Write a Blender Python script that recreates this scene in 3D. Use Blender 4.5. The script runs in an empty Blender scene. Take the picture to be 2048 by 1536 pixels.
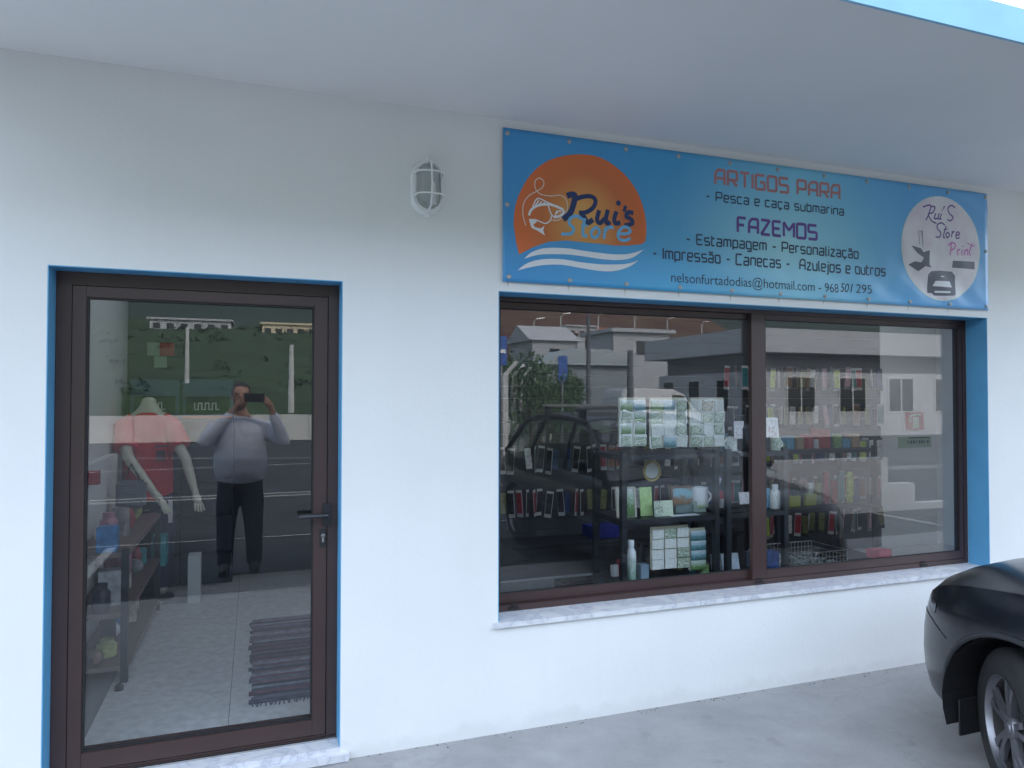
import bpy, bmesh, math, random
from mathutils import Vector, Matrix
from mathutils.bvhtree import BVHTree
R = math.radians
rnd = random.Random(7)
scene = bpy.context.scene
COL = scene.collection

# ------------------------------------------------------------------ camera, sky, sun
F_PX, YAW, PITCH, ROLL = 1430.72, 0.3462, 0.0196107, 0.00126
EYE = Vector((0.0, -3.2, 1.571))
FW = Vector((math.sin(YAW) * math.cos(PITCH), math.cos(YAW) * math.cos(PITCH), math.sin(PITCH)))
_r = Vector((math.cos(YAW), -math.sin(YAW), 0)); _u = _r.cross(FW)
RT = _r * math.cos(ROLL) + _u * math.sin(ROLL); UP = -_r * math.sin(ROLL) + _u * math.cos(ROLL)
cam = bpy.data.cameras.new('camera'); camo = bpy.data.objects.new('camera', cam); COL.objects.link(camo)
m = Matrix((RT, UP, -FW)).transposed().to_4x4(); m.translation = EYE
camo.matrix_world = m
cam.sensor_fit = 'HORIZONTAL'; cam.sensor_width = 36.0; cam.lens = 36.0 * F_PX / 2048.0
cam.clip_start = 0.02; cam.clip_end = 4000
scene.camera = camo

SUN_EL, SUN_AZ = 40.0, 20.0            # behind the shop, softened by thin cloud
world = bpy.data.worlds.new('World'); scene.world = world; world.use_nodes = True
wn = world.node_tree.nodes; wl = world.node_tree.links
sky = wn.new('ShaderNodeTexSky'); sky.sky_type = 'NISHITA'; sky.sun_disc = False
sky.sun_elevation = R(SUN_EL); sky.sun_rotation = R(SUN_AZ); sky.air_density = 1.0; sky.dust_density = 2.5; sky.ozone_density = 1.0
bg = wn['Background']; bg.inputs[1].default_value = 0.15
# thin broken cloud over the whole sky
wtc = wn.new('ShaderNodeTexCoord'); cn = wn.new('ShaderNodeTexNoise'); cn.inputs['Scale'].default_value = 2.2; cn.inputs['Detail'].default_value = 7; cn.inputs['Roughness'].default_value = .55
cmap = wn.new('ShaderNodeMapping'); cmap.inputs['Scale'].default_value = (1, 1, 2.5); wl.new(wtc.outputs['Generated'], cmap.inputs[0]); wl.new(cmap.outputs[0], cn.inputs['Vector'])
cr_ = wn.new('ShaderNodeMapRange'); cr_.inputs['From Min'].default_value = .35; cr_.inputs['From Max'].default_value = .65; cr_.inputs['To Min'].default_value = .25; cr_.inputs['To Max'].default_value = .75
wl.new(cn.outputs['Fac'], cr_.inputs['Value'])
cmx = wn.new('ShaderNodeMix'); cmx.data_type = 'RGBA'; wl.new(cr_.outputs[0], cmx.inputs['Factor']); wl.new(sky.outputs[0], cmx.inputs['A']); cmx.inputs['B'].default_value = (5.7, 6.35, 7.3, 1)
wl.new(cmx.outputs['Result'], bg.inputs[0])
sl = bpy.data.lights.new('sun', 'SUN'); sl.energy = 1.4; sl.angle = R(14); sl.color = (1.0, 0.96, 0.9)
so = bpy.data.objects.new('sun', sl); COL.objects.link(so)
so.rotation_euler = (R(90 - SUN_EL), 0, R(180 - SUN_AZ)); so.location = (0, 0, 30)
scene.view_settings.view_transform = 'Standard'; scene.view_settings.look = 'None'
scene.view_settings.exposure = 2.28; scene.view_settings.gamma = 1.0
scene.view_settings.use_curve_mapping = False
scene.render.engine = 'CYCLES'
scene.cycles.use_denoising = True
scene.cycles.max_bounces = 10; scene.cycles.transparent_max_bounces = 16; scene.cycles.glossy_bounces = 5
scene.cycles.caustics_reflective = False; scene.cycles.caustics_refractive = False

# ------------------------------------------------------------------ measuring helpers
def at(px, py, y):                      # point of the plane y seen at a pixel of the photograph
    d = FW + RT * ((px - 1024) / F_PX) - UP * ((py - 768) / F_PX)
    return EYE + d * ((y - EYE.y) / d.y)
GLASS_Y = 0.15
def mir(px, py, y):                     # real point at depth y (outside) that the glass mirrors at that pixel
    p = at(px, py, 2 * GLASS_Y - y); return Vector((p.x, y, p.z))

# ------------------------------------------------------------------ materials
MATS = {}
def mat(name, col, rough=0.6, metal=0.0, var=0.0, vscale=5.0, bump=0.0, bscale=60.0, spec=None, coat=0.0, var2=None, detail=4.0):
    if name in MATS: return MATS[name]
    m = bpy.data.materials.new(name); m.use_nodes = True; n = m.node_tree.nodes; l = m.node_tree.links
    b = n['Principled BSDF']; b.inputs['Roughness'].default_value = rough; b.inputs['Metallic'].default_value = metal
    b.inputs['Base Color'].default_value = (*col, 1)
    if spec is not None: b.inputs['Specular IOR Level'].default_value = spec
    if coat: b.inputs['Coat Weight'].default_value = coat; b.inputs['Coat Roughness'].default_value = 0.03
    if var or bump: tc = n.new('ShaderNodeTexCoord')
    if var:
        t = n.new('ShaderNodeTexNoise'); t.inputs['Scale'].default_value = vscale; t.inputs['Detail'].default_value = detail
        l.new(tc.outputs['Object'], t.inputs['Vector'])
        r = n.new('ShaderNodeValToRGB'); r.color_ramp.elements[0].position = .3; r.color_ramp.elements[1].position = .7
        c2 = var2 if var2 else tuple(min(1, c * (1 + var)) for c in col)
        r.color_ramp.elements[0].color = (*[c * (1 - var) for c in col], 1); r.color_ramp.elements[1].color = (*c2, 1)
        l.new(t.outputs['Fac'], r.inputs[0]); l.new(r.outputs[0], b.inputs['Base Color'])
    if bump:
        t2 = n.new('ShaderNodeTexNoise'); t2.inputs['Scale'].default_value = bscale; t2.inputs['Detail'].default_value = 5
        l.new(tc.outputs['Object'], t2.inputs['Vector'])
        bp = n.new('ShaderNodeBump'); bp.inputs['Strength'].default_value = bump; bp.inputs['Distance'].default_value = 0.004
        l.new(t2.outputs['Fac'], bp.inputs['Height']); l.new(bp.outputs[0], b.inputs['Normal'])
    MATS[name] = m; return m

def glass_mat(name, tint, f0, rough=0.0):
    m = bpy.data.materials.new(name); m.use_nodes = True; n = m.node_tree.nodes; l = m.node_tree.links
    n.remove(n['Principled BSDF']); out = n['Material Output']
    tr = n.new('ShaderNodeBsdfTransparent'); tr.inputs[0].default_value = (*tint, 1)
    gl = n.new('ShaderNodeBsdfGlossy'); gl.inputs['Roughness'].default_value = rough; gl.inputs[0].default_value = (1, 1, 1, 1)
    geo = n.new('ShaderNodeNewGeometry')
    dot = n.new('ShaderNodeVectorMath'); dot.operation = 'DOT_PRODUCT'
    l.new(geo.outputs['Normal'], dot.inputs[0]); l.new(geo.outputs['Incoming'], dot.inputs[1])
    ab = n.new('ShaderNodeMath'); ab.operation = 'ABSOLUTE'; l.new(dot.outputs['Value'], ab.inputs[0])
    s1 = n.new('ShaderNodeMath'); s1.operation = 'SUBTRACT'; s1.inputs[0].default_value = 1.0; l.new(ab.outputs[0], s1.inputs[1])
    pw = n.new('ShaderNodeMath'); pw.operation = 'POWER'; pw.inputs[1].default_value = 5.0; l.new(s1.outputs[0], pw.inputs[0])
    ml = n.new('ShaderNodeMath'); ml.operation = 'MULTIPLY_ADD'; ml.inputs[1].default_value = 1 - f0; ml.inputs[2].default_value = f0
    l.new(pw.outputs[0], ml.inputs[0])
    mx = n.new('ShaderNodeMixShader'); l.new(ml.outputs[0], mx.inputs[0]); l.new(tr.outputs[0], mx.inputs[1]); l.new(gl.outputs[0], mx.inputs[2])
    l.new(mx.outputs[0], out.inputs[0]); MATS[name] = m; return m

def plaster():
    m = mat('white_plaster', (0.80, 0.80, 0.79), 0.75, bump=0.25, bscale=45)
    n = m.node_tree.nodes; l = m.node_tree.links; b = n['Principled BSDF']
    tc = n.new('ShaderNodeTexCoord')
    a = n.new('ShaderNodeTexNoise'); a.inputs['Scale'].default_value = 1.3; a.inputs['Detail'].default_value = 6
    l.new(tc.outputs['Object'], a.inputs['Vector'])
    r = n.new('ShaderNodeValToRGB'); r.color_ramp.elements[0].position = .3; r.color_ramp.elements[1].position = .72
    r.color_ramp.elements[0].color = (.765, .765, .75, 1); r.color_ramp.elements[1].color = (.82, .82, .815, 1)
    l.new(a.outputs['Fac'], r.inputs[0])
    ms = n.new('ShaderNodeMapping'); ms.inputs['Scale'].default_value = (14, 1, .55); l.new(tc.outputs['Object'], ms.inputs[0])
    ws = n.new('ShaderNodeTexNoise'); ws.inputs['Scale'].default_value = 1; ws.inputs['Detail'].default_value = 5; l.new(ms.outputs[0], ws.inputs['Vector'])
    wr = n.new('ShaderNodeMapRange'); wr.inputs['From Min'].default_value = .55; wr.inputs['From Max'].default_value = .8; wr.inputs['To Min'].default_value = 1; wr.inputs['To Max'].default_value = .985; l.new(ws.outputs['Fac'], wr.inputs['Value'])
    cw = n.new('ShaderNodeCombineXYZ'); [l.new(wr.outputs[0], cw.inputs[i]) for i in range(3)]
    mw_ = n.new('ShaderNodeMix'); mw_.data_type = 'RGBA'; mw_.blend_type = 'MULTIPLY'; mw_.inputs['Factor'].default_value = 1; l.new(r.outputs[0], mw_.inputs['A']); l.new(cw.outputs[0], mw_.inputs['B'])
    # splash dirt near the ground
    sx = n.new('ShaderNodeSeparateXYZ'); l.new(tc.outputs['Object'], sx.inputs[0])
    k = n.new('ShaderNodeTexNoise'); k.inputs['Scale'].default_value = 9; k.inputs['Detail'].default_value = 8; l.new(tc.outputs['Object'], k.inputs['Vector'])
    mm = n.new('ShaderNodeMath'); mm.operation = 'MULTIPLY_ADD'; mm.inputs[1].default_value = 0.16; mm.inputs[2].default_value = -0.05
    l.new(k.outputs['Fac'], mm.inputs[0])
    cmp = n.new('ShaderNodeMapRange'); cmp.inputs['From Min'].default_value = 0.0; cmp.inputs['From Max'].default_value = 0.05
    cmp.inputs['To Min'].default_value = 0.16; cmp.inputs['To Max'].default_value = 0.0
    sb = n.new('ShaderNodeMath'); sb.operation = 'SUBTRACT'; l.new(sx.outputs['Z'], sb.inputs[0]); l.new(mm.outputs[0], sb.inputs[1])
    l.new(sb.outputs[0], cmp.inputs['Value'])
    mx = n.new('ShaderNodeMix'); mx.data_type = 'RGBA'; l.new(cmp.outputs[0], mx.inputs['Factor'])
    l.new(mw_.outputs['Result'], mx.inputs['A']); mx.inputs['B'].default_value = (.42, .41, .38, 1)
    l.new(mx.outputs['Result'], b.inputs['Base Color'])
    return m
M_wall = plaster()
M_soffit = mat('painted_soffit', (0.83, 0.83, 0.82), 0.8, bump=0.12, bscale=30, var=.03, vscale=1.5)
M_blue = mat('blue_paint', (0.12, 0.38, 0.63), 0.45, var=.06, vscale=6, bump=.1, bscale=80)
M_fascia = mat('fascia_pale_blue', (0.30, 0.58, 0.76), 0.55, var=.08, vscale=4)  # fascia colour, set paler than the reveal blue
M_alu = mat('brown_aluminium', (0.050, 0.026, 0.024), 0.42, var=.12, vscale=3, metal=0.0, spec=.6)
M_black = mat('black_rubber', (0.012, 0.012, 0.014), 0.6)
M_blackmetal = mat('black_metal', (0.018, 0.02, 0.024), 0.42)
M_steel = mat('steel', (0.5, 0.5, 0.5), 0.3, metal=1.0)
M_glass = glass_mat('window_glass', (0.95, 0.97, 0.98), 0.050)
M_white = mat('white_plastic', (0.78, 0.78, 0.78), 0.4)
M_print = mat('printed_white', (0.85, 0.85, 0.86), 0.45)

# ------------------------------------------------------------------ mesh builder
class MB:
    def __init__(s): s.v = []; s.f = []
    def add(s, vs, fs):
        b = len(s.v); s.v += [Vector(v) for v in vs]; s.f += [[i + b for i in f] for f in fs]; return s
    def box(s, x0, x1, y0, y1, z0, z1, rot=None, c=None):
        vs = [Vector((x, y, z)) for z in (z0, z1) for y in (y0, y1) for x in (x0, x1)]
        if rot is not None:
            c = Vector(c) if c is not None else Vector(((x0 + x1) / 2, (y0 + y1) / 2, (z0 + z1) / 2))
            vs = [rot @ (v - c) + c for v in vs]
        return s.add(vs, [(0, 2, 3, 1), (4, 5, 7, 6), (0, 1, 5, 4), (2, 6, 7, 3), (0, 4, 6, 2), (1, 3, 7, 5)])
    def tube(s, pts, r, n=8, cap=True, closed=False, sq=None):
        pts = [Vector(p) for p in pts]; N = len(pts); rs = r if isinstance(r, (list, tuple)) else [r] * N
        rings = []; prev = None
        for i, p in enumerate(pts):
            if closed: t = pts[(i + 1) % N] - pts[i - 1]
            else: t = pts[min(i + 1, N - 1)] - pts[max(i - 1, 0)]
            if t.length < 1e-9: t = Vector((0, 0, 1))
            t.normalize()
            a = prev if prev is not None else (Vector((0, 0, 1)) if abs(t.z) < .9 else Vector((1, 0, 0)))
            b = t.cross(a)
            if b.length < 1e-6: b = t.orthogonal()
            b.normalize(); a = b.cross(t).normalized(); prev = a
            rings.append([p + (a * math.cos(2 * math.pi * k / n) + b * math.sin(2 * math.pi * k / n)) * rs[i] for k in range(n)])
        vs = [v for rg in rings for v in rg]; fs = []
        for i in range(N if closed else N - 1):
            j = (i + 1) % N
            for k in range(n): fs.append((i * n + k, i * n + (k + 1) % n, j * n + (k + 1) % n, j * n + k))
        if cap and not closed: fs += [tuple(range(n))[::-1], tuple((N - 1) * n + k for k in range(n))]
        return s.add(vs, fs)
    def lathe(s, prof, c=(0, 0, 0), axis='Z', n=24, closed=False, cap=True):
        vs = []; c = Vector(c); N = len(prof)
        for (r, h) in prof:
            for k in range(n):
                a = 2 * math.pi * k / n; x, y = r * math.cos(a), r * math.sin(a)
                vs.append(c + (Vector((x, y, h)) if axis == 'Z' else Vector((h, x, y)) if axis == 'X' else Vector((x, h, y))))
        fs = [(i * n + k, i * n + (k + 1) % n, (i + 1) * n + (k + 1) % n, (i + 1) * n + k) for i in range(N - 1) for k in range(n)]
        if closed: fs += [((N - 1) * n + k, (N - 1) * n + (k + 1) % n, (k + 1) % n, k) for k in range(n)]
        elif cap:
            if prof[0][0] > 1e-5: fs.append(tuple(range(n))[::-1])
            if prof[-1][0] > 1e-5: fs.append(tuple((N - 1) * n + k for k in range(n)))
        return s.add(vs, fs)
    def ball(s, c, rx, ry=None, rz=None, n=12, m=8):
        ry = ry or rx; rz = rz or rx; c = Vector(c); vs = [c + Vector((0, 0, -rz))]
        for i in range(1, m):
            t = math.pi * i / m - math.pi / 2
            for k in range(n):
                a = 2 * math.pi * k / n; vs.append(c + Vector((rx * math.cos(t) * math.cos(a), ry * math.cos(t) * math.sin(a), rz * math.sin(t))))
        vs.append(c + Vector((0, 0, rz))); fs = [(0, 1 + (k + 1) % n, 1 + k) for k in range(n)]
        for i in range(m - 2):
            for k in range(n): fs.append((1 + i * n + k, 1 + i * n + (k + 1) % n, 1 + (i + 1) * n + (k + 1) % n, 1 + (i + 1) * n + k))
        L = len(vs) - 1; fs += [(L, 1 + (m - 2) * n + k, 1 + (m - 2) * n + (k + 1) % n) for k in range(n)]
        return s.add(vs, fs)
    def prism(s, poly, h0, h1, axis='Y'):          # poly in the two other axes
        def P(a, b, h): return {'Y': (a, h, b), 'X': (h, a, b), 'Z': (a, b, h)}[axis]
        N = len(poly); vs = [P(a, b, h0) for a, b in poly] + [P(a, b, h1) for a, b in poly]
        return s.add(vs, [tuple(range(N)), tuple(range(N, 2 * N))[::-1]] + [(i, i + N, (i + 1) % N + N, (i + 1) % N) for i in range(N)])

def mesh_of(mb, name, smooth=False, bevel=0.0, origin=(0, 0, 0)):
    o = Vector(origin); me = bpy.data.meshes.new(name)
    me.from_pydata([tuple(v - o) for v in mb.v], [], [tuple(f) for f in mb.f])
    b = bmesh.new(); b.from_mesh(me)
    bmesh.ops.recalc_face_normals(b, faces=b.faces)
    if bevel: bmesh.ops.bevel(b, geom=[e for e in b.edges if len(e.link_faces) == 2 and e.calc_face_angle(0) > .6], offset=bevel, segments=2, affect='EDGES', clamp_overlap=True)
    b.to_mesh(me); b.free()
    if smooth: me.polygons.foreach_set('use_smooth', [True] * len(me.polygons))
    me.update(); return me
ORG = {}
def wpos(o): return ORG.get(o.name, Vector((0, 0, 0)))
def obj(name, mb, m, parent=None, smooth=False, bevel=0.0, label=None, kind=None, cat=None, group=None):
    """parts are given in the parent's world coordinates and stored relative to it"""
    org = wpos(parent) if parent else Vector((0, 0, 0))
    me = mb if isinstance(mb, bpy.types.Mesh) else mesh_of(mb, name, smooth, bevel, org)
    me.materials.clear(); me.materials.append(m)
    o = bpy.data.objects.new(name, me); COL.objects.link(o)
    if smooth and not isinstance(mb, bpy.types.Mesh):
        try: me.set_sharp_from_angle(angle=R(smooth if smooth > 1 else 40))
        except Exception: pass
    if parent: o.parent = parent; ORG[o.name] = org
    if label: o['label'] = label
    if kind: o['kind'] = kind
    if cat: o['category'] = cat
    if group: o['group'] = group
    return o
def thing(name, label, cat, loc=(0, 0, 0), group=None):
    o = bpy.data.objects.new(name, None); COL.objects.link(o); o.location = loc; o.empty_display_size = .1
    o['label'] = label; o['category'] = cat; ORG[o.name] = Vector(loc)
    if group: o['group'] = group
    return o
def kids(o): return [c for c in bpy.data.objects if c.parent == o]
def dup(o, loc, rz=None, label=None, top=True, children=None):
    c = o.copy(); COL.objects.link(c)
    if top: c.location = loc
    if rz is not None: c.rotation_euler = (0, 0, rz)
    if label: c['label'] = label
    for k in (children if children is not None else kids(o)):
        d = k.copy(); COL.objects.link(d); d.parent = c
        for g in kids(k): e = g.copy(); COL.objects.link(e); e.parent = d
    return c

# ------------------------------------------------------------------ ground
def sheet(x0, x1, y0, y1, z): return MB().add([(x0, y0, z), (x1, y0, z), (x1, y1, z), (x0, y1, z)], [(0, 1, 2, 3)])
M_earth = mat('dry_earth', (0.10, 0.11, 0.07), 0.95, var=.3, vscale=.3)
obj('ground', sheet(-900, 900, -1200, 400, -0.03), M_earth, kind='structure')
def concrete():
    m = mat('concrete_slab', (0.33, 0.327, 0.325), 0.85, bump=.45, bscale=120, var=.1, vscale=2.2, detail=9)
    n = m.node_tree.nodes; l = m.node_tree.links; b = n['Principled BSDF']
    tc = n.new('ShaderNodeTexCoord')
    t = n.new('ShaderNodeTexNoise'); t.inputs['Scale'].default_value = 9; t.inputs['Detail'].default_value = 10; t.inputs['Roughness'].default_value = .75
    l.new(tc.outputs['Object'], t.inputs['Vector'])
    r = n.new('ShaderNodeValToRGB'); r.color_ramp.elements[0].position = .3; r.color_ramp.elements[1].position = .75
    r.color_ramp.elements[0].color = (.86, .86, .87, 1); r.color_ramp.elements[1].color = (1.06, 1.06, 1.05, 1)
    l.new(t.outputs['Fac'], r.inputs[0])
    mx = n.new('ShaderNodeMix'); mx.data_type = 'RGBA'; mx.blend_type = 'MULTIPLY'; mx.inputs['Factor'].default_value = 1
    old = b.inputs['Base Color'].links[0].from_socket
    l.new(old, mx.inputs['A']); l.new(r.outputs[0], mx.inputs['B']); l.new(mx.outputs['Result'], b.inputs['Base Color'])
    return m
def pave_detail(m):
    n = m.node_tree.nodes; l = m.node_tree.links; b = n['Principled BSDF']; tc = n.new('ShaderNodeTexCoord')
    v = n.new('ShaderNodeTexVoronoi'); v.feature = 'DISTANCE_TO_EDGE'; v.inputs['Scale'].default_value = .55
    dn = n.new('ShaderNodeTexNoise'); dn.inputs['Scale'].default_value = 3; dn.inputs['Detail'].default_value = 8; l.new(tc.outputs['Object'], dn.inputs['Vector'])
    vm = n.new('ShaderNodeVectorMath'); vm.operation = 'MULTIPLY_ADD'; vm.inputs[1].default_value = (.5, .5, .5); l.new(dn.outputs['Color'], vm.inputs[0]); l.new(tc.outputs['Object'], vm.inputs[2]); l.new(vm.outputs[0], v.inputs['Vector'])
    cr = n.new('ShaderNodeMapRange'); cr.inputs['From Min'].default_value = .001; cr.inputs['From Max'].default_value = .005; cr.inputs['To Min'].default_value = .93; cr.inputs['To Max'].default_value = 1; l.new(v.outputs['Distance'], cr.inputs['Value'])
    g = n.new('ShaderNodeTexNoise'); g.inputs['Scale'].default_value = 260; g.inputs['Detail'].default_value = 2; l.new(tc.outputs['Object'], g.inputs['Vector'])
    gr = n.new('ShaderNodeMapRange'); gr.inputs['From Min'].default_value = .3; gr.inputs['From Max'].default_value = .7; gr.inputs['To Min'].default_value = .86; gr.inputs['To Max'].default_value = 1.1; l.new(g.outputs['Fac'], gr.inputs['Value'])
    st = n.new('ShaderNodeTexNoise'); st.inputs['Scale'].default_value = 5; st.inputs['Detail'].default_value = 3; l.new(tc.outputs['Object'], st.inputs['Vector'])
    sr = n.new('ShaderNodeMapRange'); sr.inputs['From Min'].default_value = .64; sr.inputs['From Max'].default_value = .72; sr.inputs['To Min'].default_value = 1; sr.inputs['To Max'].default_value = .84; l.new(st.outputs['Fac'], sr.inputs['Value'])
    a = n.new('ShaderNodeMath'); a.operation = 'MULTIPLY'; l.new(cr.outputs[0], a.inputs[0]); l.new(gr.outputs[0], a.inputs[1])
    a2 = n.new('ShaderNodeMath'); a2.operation = 'MULTIPLY'; l.new(a.outputs[0], a2.inputs[0]); l.new(sr.outputs[0], a2.inputs[1])
    cb = n.new('ShaderNodeCombineXYZ'); [l.new(a2.outputs[0], cb.inputs[i]) for i in range(3)]
    mx = n.new('ShaderNodeMix'); mx.data_type = 'RGBA'; mx.blend_type = 'MULTIPLY'; mx.inputs['Factor'].default_value = 1
    old = b.inputs['Base Color'].links[0].from_socket; l.new(old, mx.inputs['A']); l.new(cb.outputs[0], mx.inputs['B']); l.new(mx.outputs['Result'], b.inputs['Base Color']); return m
pave_detail(concrete())
obj('pavement', MB().box(-12, 14, -2.75, 0.18, -0.14, 0.0), MATS['concrete_slab'], kind='structure')
M_asph = mat('asphalt', (0.038, 0.043, 0.052), 0.9, var=.25, vscale=1.4, bump=.5, bscale=200)
obj('road', sheet(-60, 60, -24.6, -2.75, -0.02), M_asph, kind='structure')
M_line = mat('worn_road_paint', (0.36, 0.36, 0.35), 0.7, var=.2, vscale=9)
def stripe(pts, w, z=-0.015):
    mb = MB()
    for (a, b) in zip(pts[:-1], pts[1:]):
        a = Vector((*a, z)); b = Vector((*b, z)); t = (b - a).normalized(); nn = Vector((-t.y, t.x, 0)) * w / 2
        mb.add([a - nn, b - nn, b + nn, a + nn], [(0, 1, 2, 3)])
    return mb
for i, pts in enumerate([[(-40, -9.1), (40, -9.1)], [(-40, -8.75), (40, -8.75)], [(-9, -13.0), (2, -14.6), (12, -13.2)], [(-9, -19.5), (1, -16.2), (14, -18.6)], [(-12, -5.2), (9, -5.15)]]):
    obj('road_marking', stripe(pts, .12 if i < 4 else .05, -0.015 + .004 * (i > 3)), M_line, kind='structure')
for x in (-4.2, -1.4, 1.45, 5.3, 8.1): obj('road_marking', stripe([(x, -5.1), (x, -2.9)], .1, -.0145), M_line, kind='structure')

# ------------------------------------------------------------------ shop building
DL, DR, DT = -0.7537, 0.3638, 2.084
WL, WR, WT, WB = 1.0858, 4.321, 2.0785, 0.519
X0, X1, HT = -9.0, 11.0, 2.901
def frame_mb_xy(h, z0, z1): return MB().box(h[0] - .05, h[0], h[2] - .05, h[3] + .05, z0, z1).box(h[1], h[1] + .05, h[2] - .05, h[3] + .05, z0, z1).box(h[0], h[1], h[2] - .05, h[2], z0, z1).box(h[0], h[1], h[3], h[3] + .05, z0, z1)
shop = thing('shop_building', 'white rendered single storey shop with blue window reveals and overhanging canopy', 'building', (0, 0, 0))
w = MB()
for a in [(X0, DL, 0, HT), (DL, DR, DT, HT), (DR, WL, 0, HT), (WL, WR, WT, HT), (WL, WR, 0, WB - .024), (WR, X1, 0, HT)]:
    w.box(a[0], a[1], 0, 0.24, a[2], a[3])
# merge into one clean facade
def clean(mb):
    me = bpy.data.meshes.new('t'); me.from_pydata([tuple(v) for v in mb.v], [], [tuple(f) for f in mb.f]); return me
obj('wall', w, M_wall, shop)
obj('wall', MB().box(X0, X1, 0.0, 0.24, 3.03, 3.45), M_wall, shop)
obj('wall', MB().box(X0, X0 + .2, .24, 7, 0, 3.45).box(X1 - .2, X1, .24, 7, 0, 3.45).box(X0, X1, 7, 7.2, 0, 3.45), M_wall, shop)
def holed(x0, x1, y0, y1, z0, z1, holes):        # slab with rooflight openings put in for fill light, cut into strips
    mb = MB(); xs = sorted({x0, x1, *[h[0] for h in holes], *[h[1] for h in holes]}); 
    for a, b in zip(xs[:-1], xs[1:]):
        hs = sorted((h[2], h[3]) for h in holes if h[0] <= a + 1e-6 and h[1] >= b - 1e-6); y = y0
        for c, d in hs: mb.box(a, b, y, c, z0, z1); y = d
        mb.box(a, b, y, y1, z0, z1)
    return mb
HOLES = [(1.5, 6.4, .75, 1.95), (-.75, .85, 1.2, 2.9)]  # roof and ceiling openings added out of view for fill light
obj('roof', holed(X0, X1, .24, 7, 3.2, 3.35, HOLES), M_soffit, shop)
def opal(k):
    m_ = bpy.data.materials.new('opal_fill_panel'); m_.use_nodes = True; _n = m_.node_tree.nodes; _t = _n.new('ShaderNodeBsdfTranslucent'); _t.inputs[0].default_value = (k, k, k * 1.03, 1)
    m_.node_tree.links.new(_t.outputs[0], _n['Material Output'].inputs[0]); return m_
for h, M_opal in zip(HOLES, (opal(.28), opal(.17))):  # unseen opal panels added to brighten the dark interior
    obj('added_rooflight', MB().add([(h[0] - .02, h[2] - .02, 3.352), (h[1] + .02, h[2] - .02, 3.352), (h[1] + .02, h[3] + .02, 3.352), (h[0] - .02, h[3] + .02, 3.352)], [(0, 1, 2, 3)]), M_opal, shop)
    obj('added_rooflight_shaft', frame_mb_xy(h, 2.761, 3.199), M_soffit, shop)
CXL, CXR = -1.4, 5.7
can = obj('canopy', MB().box(CXL, CXR, -1.35, 0.24, 2.901, 3.024), M_soffit, shop)
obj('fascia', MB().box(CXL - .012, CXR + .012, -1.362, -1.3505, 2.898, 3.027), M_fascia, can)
t = .004
rv = MB().box(DL, DL + t, .0, .11, 0.058, DT - t).box(DR - t, DR, .0, .11, 0.058, DT - t).box(DL, DR, .0, .11, DT - t, DT)
obj('door_reveal', rv, M_blue, shop)
rv = MB().box(WL, WL + t, .0, .14, WB, WT - t).box(WR - t, WR, .0, .14, WB, WT - t).box(WL, WR, .0, .14, WT - t, WT)
obj('window_reveal', rv, M_blue, shop)
def marble():
    m = mat('marble', (0.66, 0.67, 0.70), 0.35)
    n = m.node_tree.nodes; l = m.node_tree.links; b = n['Principled BSDF']; tc = n.new('ShaderNodeTexCoord')
    mp = n.new('ShaderNodeMapping'); mp.inputs['Rotation'].default_value = (0, 0, .7); l.new(tc.outputs['Object'], mp.inputs[0])
    t = n.new('ShaderNodeTexNoise'); t.inputs['Scale'].default_value = 5; t.inputs['Detail'].default_value = 6; t.inputs['Distortion'].default_value = 1.6
    l.new(mp.outputs[0], t.inputs['Vector'])
    r = n.new('ShaderNodeValToRGB'); e = r.color_ramp.elements
    e[0].position = .40; e[0].color = (.68, .68, .69, 1); e[1].position = .62; e[1].color = (.74, .74, .745, 1)
    k = e.new(.49); k.color = (.60, .61, .65, 1); k = e.new(.505); k.color = (.47, .48, .53, 1); k = e.new(.52); k.color = (.62, .63, .67, 1)
    l.new(t.outputs['Fac'], r.inputs[0]); l.new(r.outputs[0], b.inputs['Base Color']); return m
M_marble = marble()
obj('window_sill', MB().box(WL - .022, WR + .022, -.020, .0, WB - .024, WB).box(WL, WR, .0, .24, WB - .024, WB), M_marble, shop)
obj('door_step', MB().box(DL - .03, DR + .035, -.03, .0, 0.004, .034).box(DL, DR, .0, .24, 0.004, .056), M_marble, shop)
obj('step_base', MB().box(DL - .02, DR + .03, -.022, -.001, -.01, .0038), M_wall, shop)

gb = MB(); _r = random.Random(4)
for k in range(150):
    x = _r.uniform(.42, 6.5); s_ = _r.uniform(.002, .006); gb.ball((x, -.004 - abs(_r.gauss(0, .02)), .001), s_, s_ * .8, s_ * .5, 5, 4)
obj('grit', gb, mat('grit_grey', (.16, .15, .13), .9), kind='stuff')
# door ----------------------------------------------------------------
def frame_mb(x0, x1, z0, z1, y0, y1, wl, wr, wt, wb):
    return MB().box(x0, x0 + wl, y0, y1, z0, z1).box(x1 - wr, x1, y0, y1, z0, z1).box(x0 + wl, x1 - wr, y0, y1, z1 - wt, z1).box(x0 + wl, x1 - wr, y0, y1, z0, z0 + wb)
dx0, dx1, dz0, dz1 = DL + t, DR - t, .058, DT - t
df = frame_mb(dx0, dx1, dz0, dz1, .112, .19, .056, .046, .054, .014)
door = obj('door', df, M_alu, shop, bevel=.0015, label='dark brown aluminium glazed shop door')
obj('door_leaf', frame_mb(dx0 + .059, dx1 - .049, dz0 + .018, dz1 - .057, .106, .175, .050, .058, .045, .070), M_alu, door, bevel=.002)
gx0, gx1, gz0, gz1 = dx0 + .112, dx1 - .110, dz0 + .091, dz1 - .105
obj('glazing_gasket', frame_mb(gx0 - .003, gx1 + .003, gz0 - .003, gz1 + .003, .113, .128, .007, .007, .007, .007), M_black, door)
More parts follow.
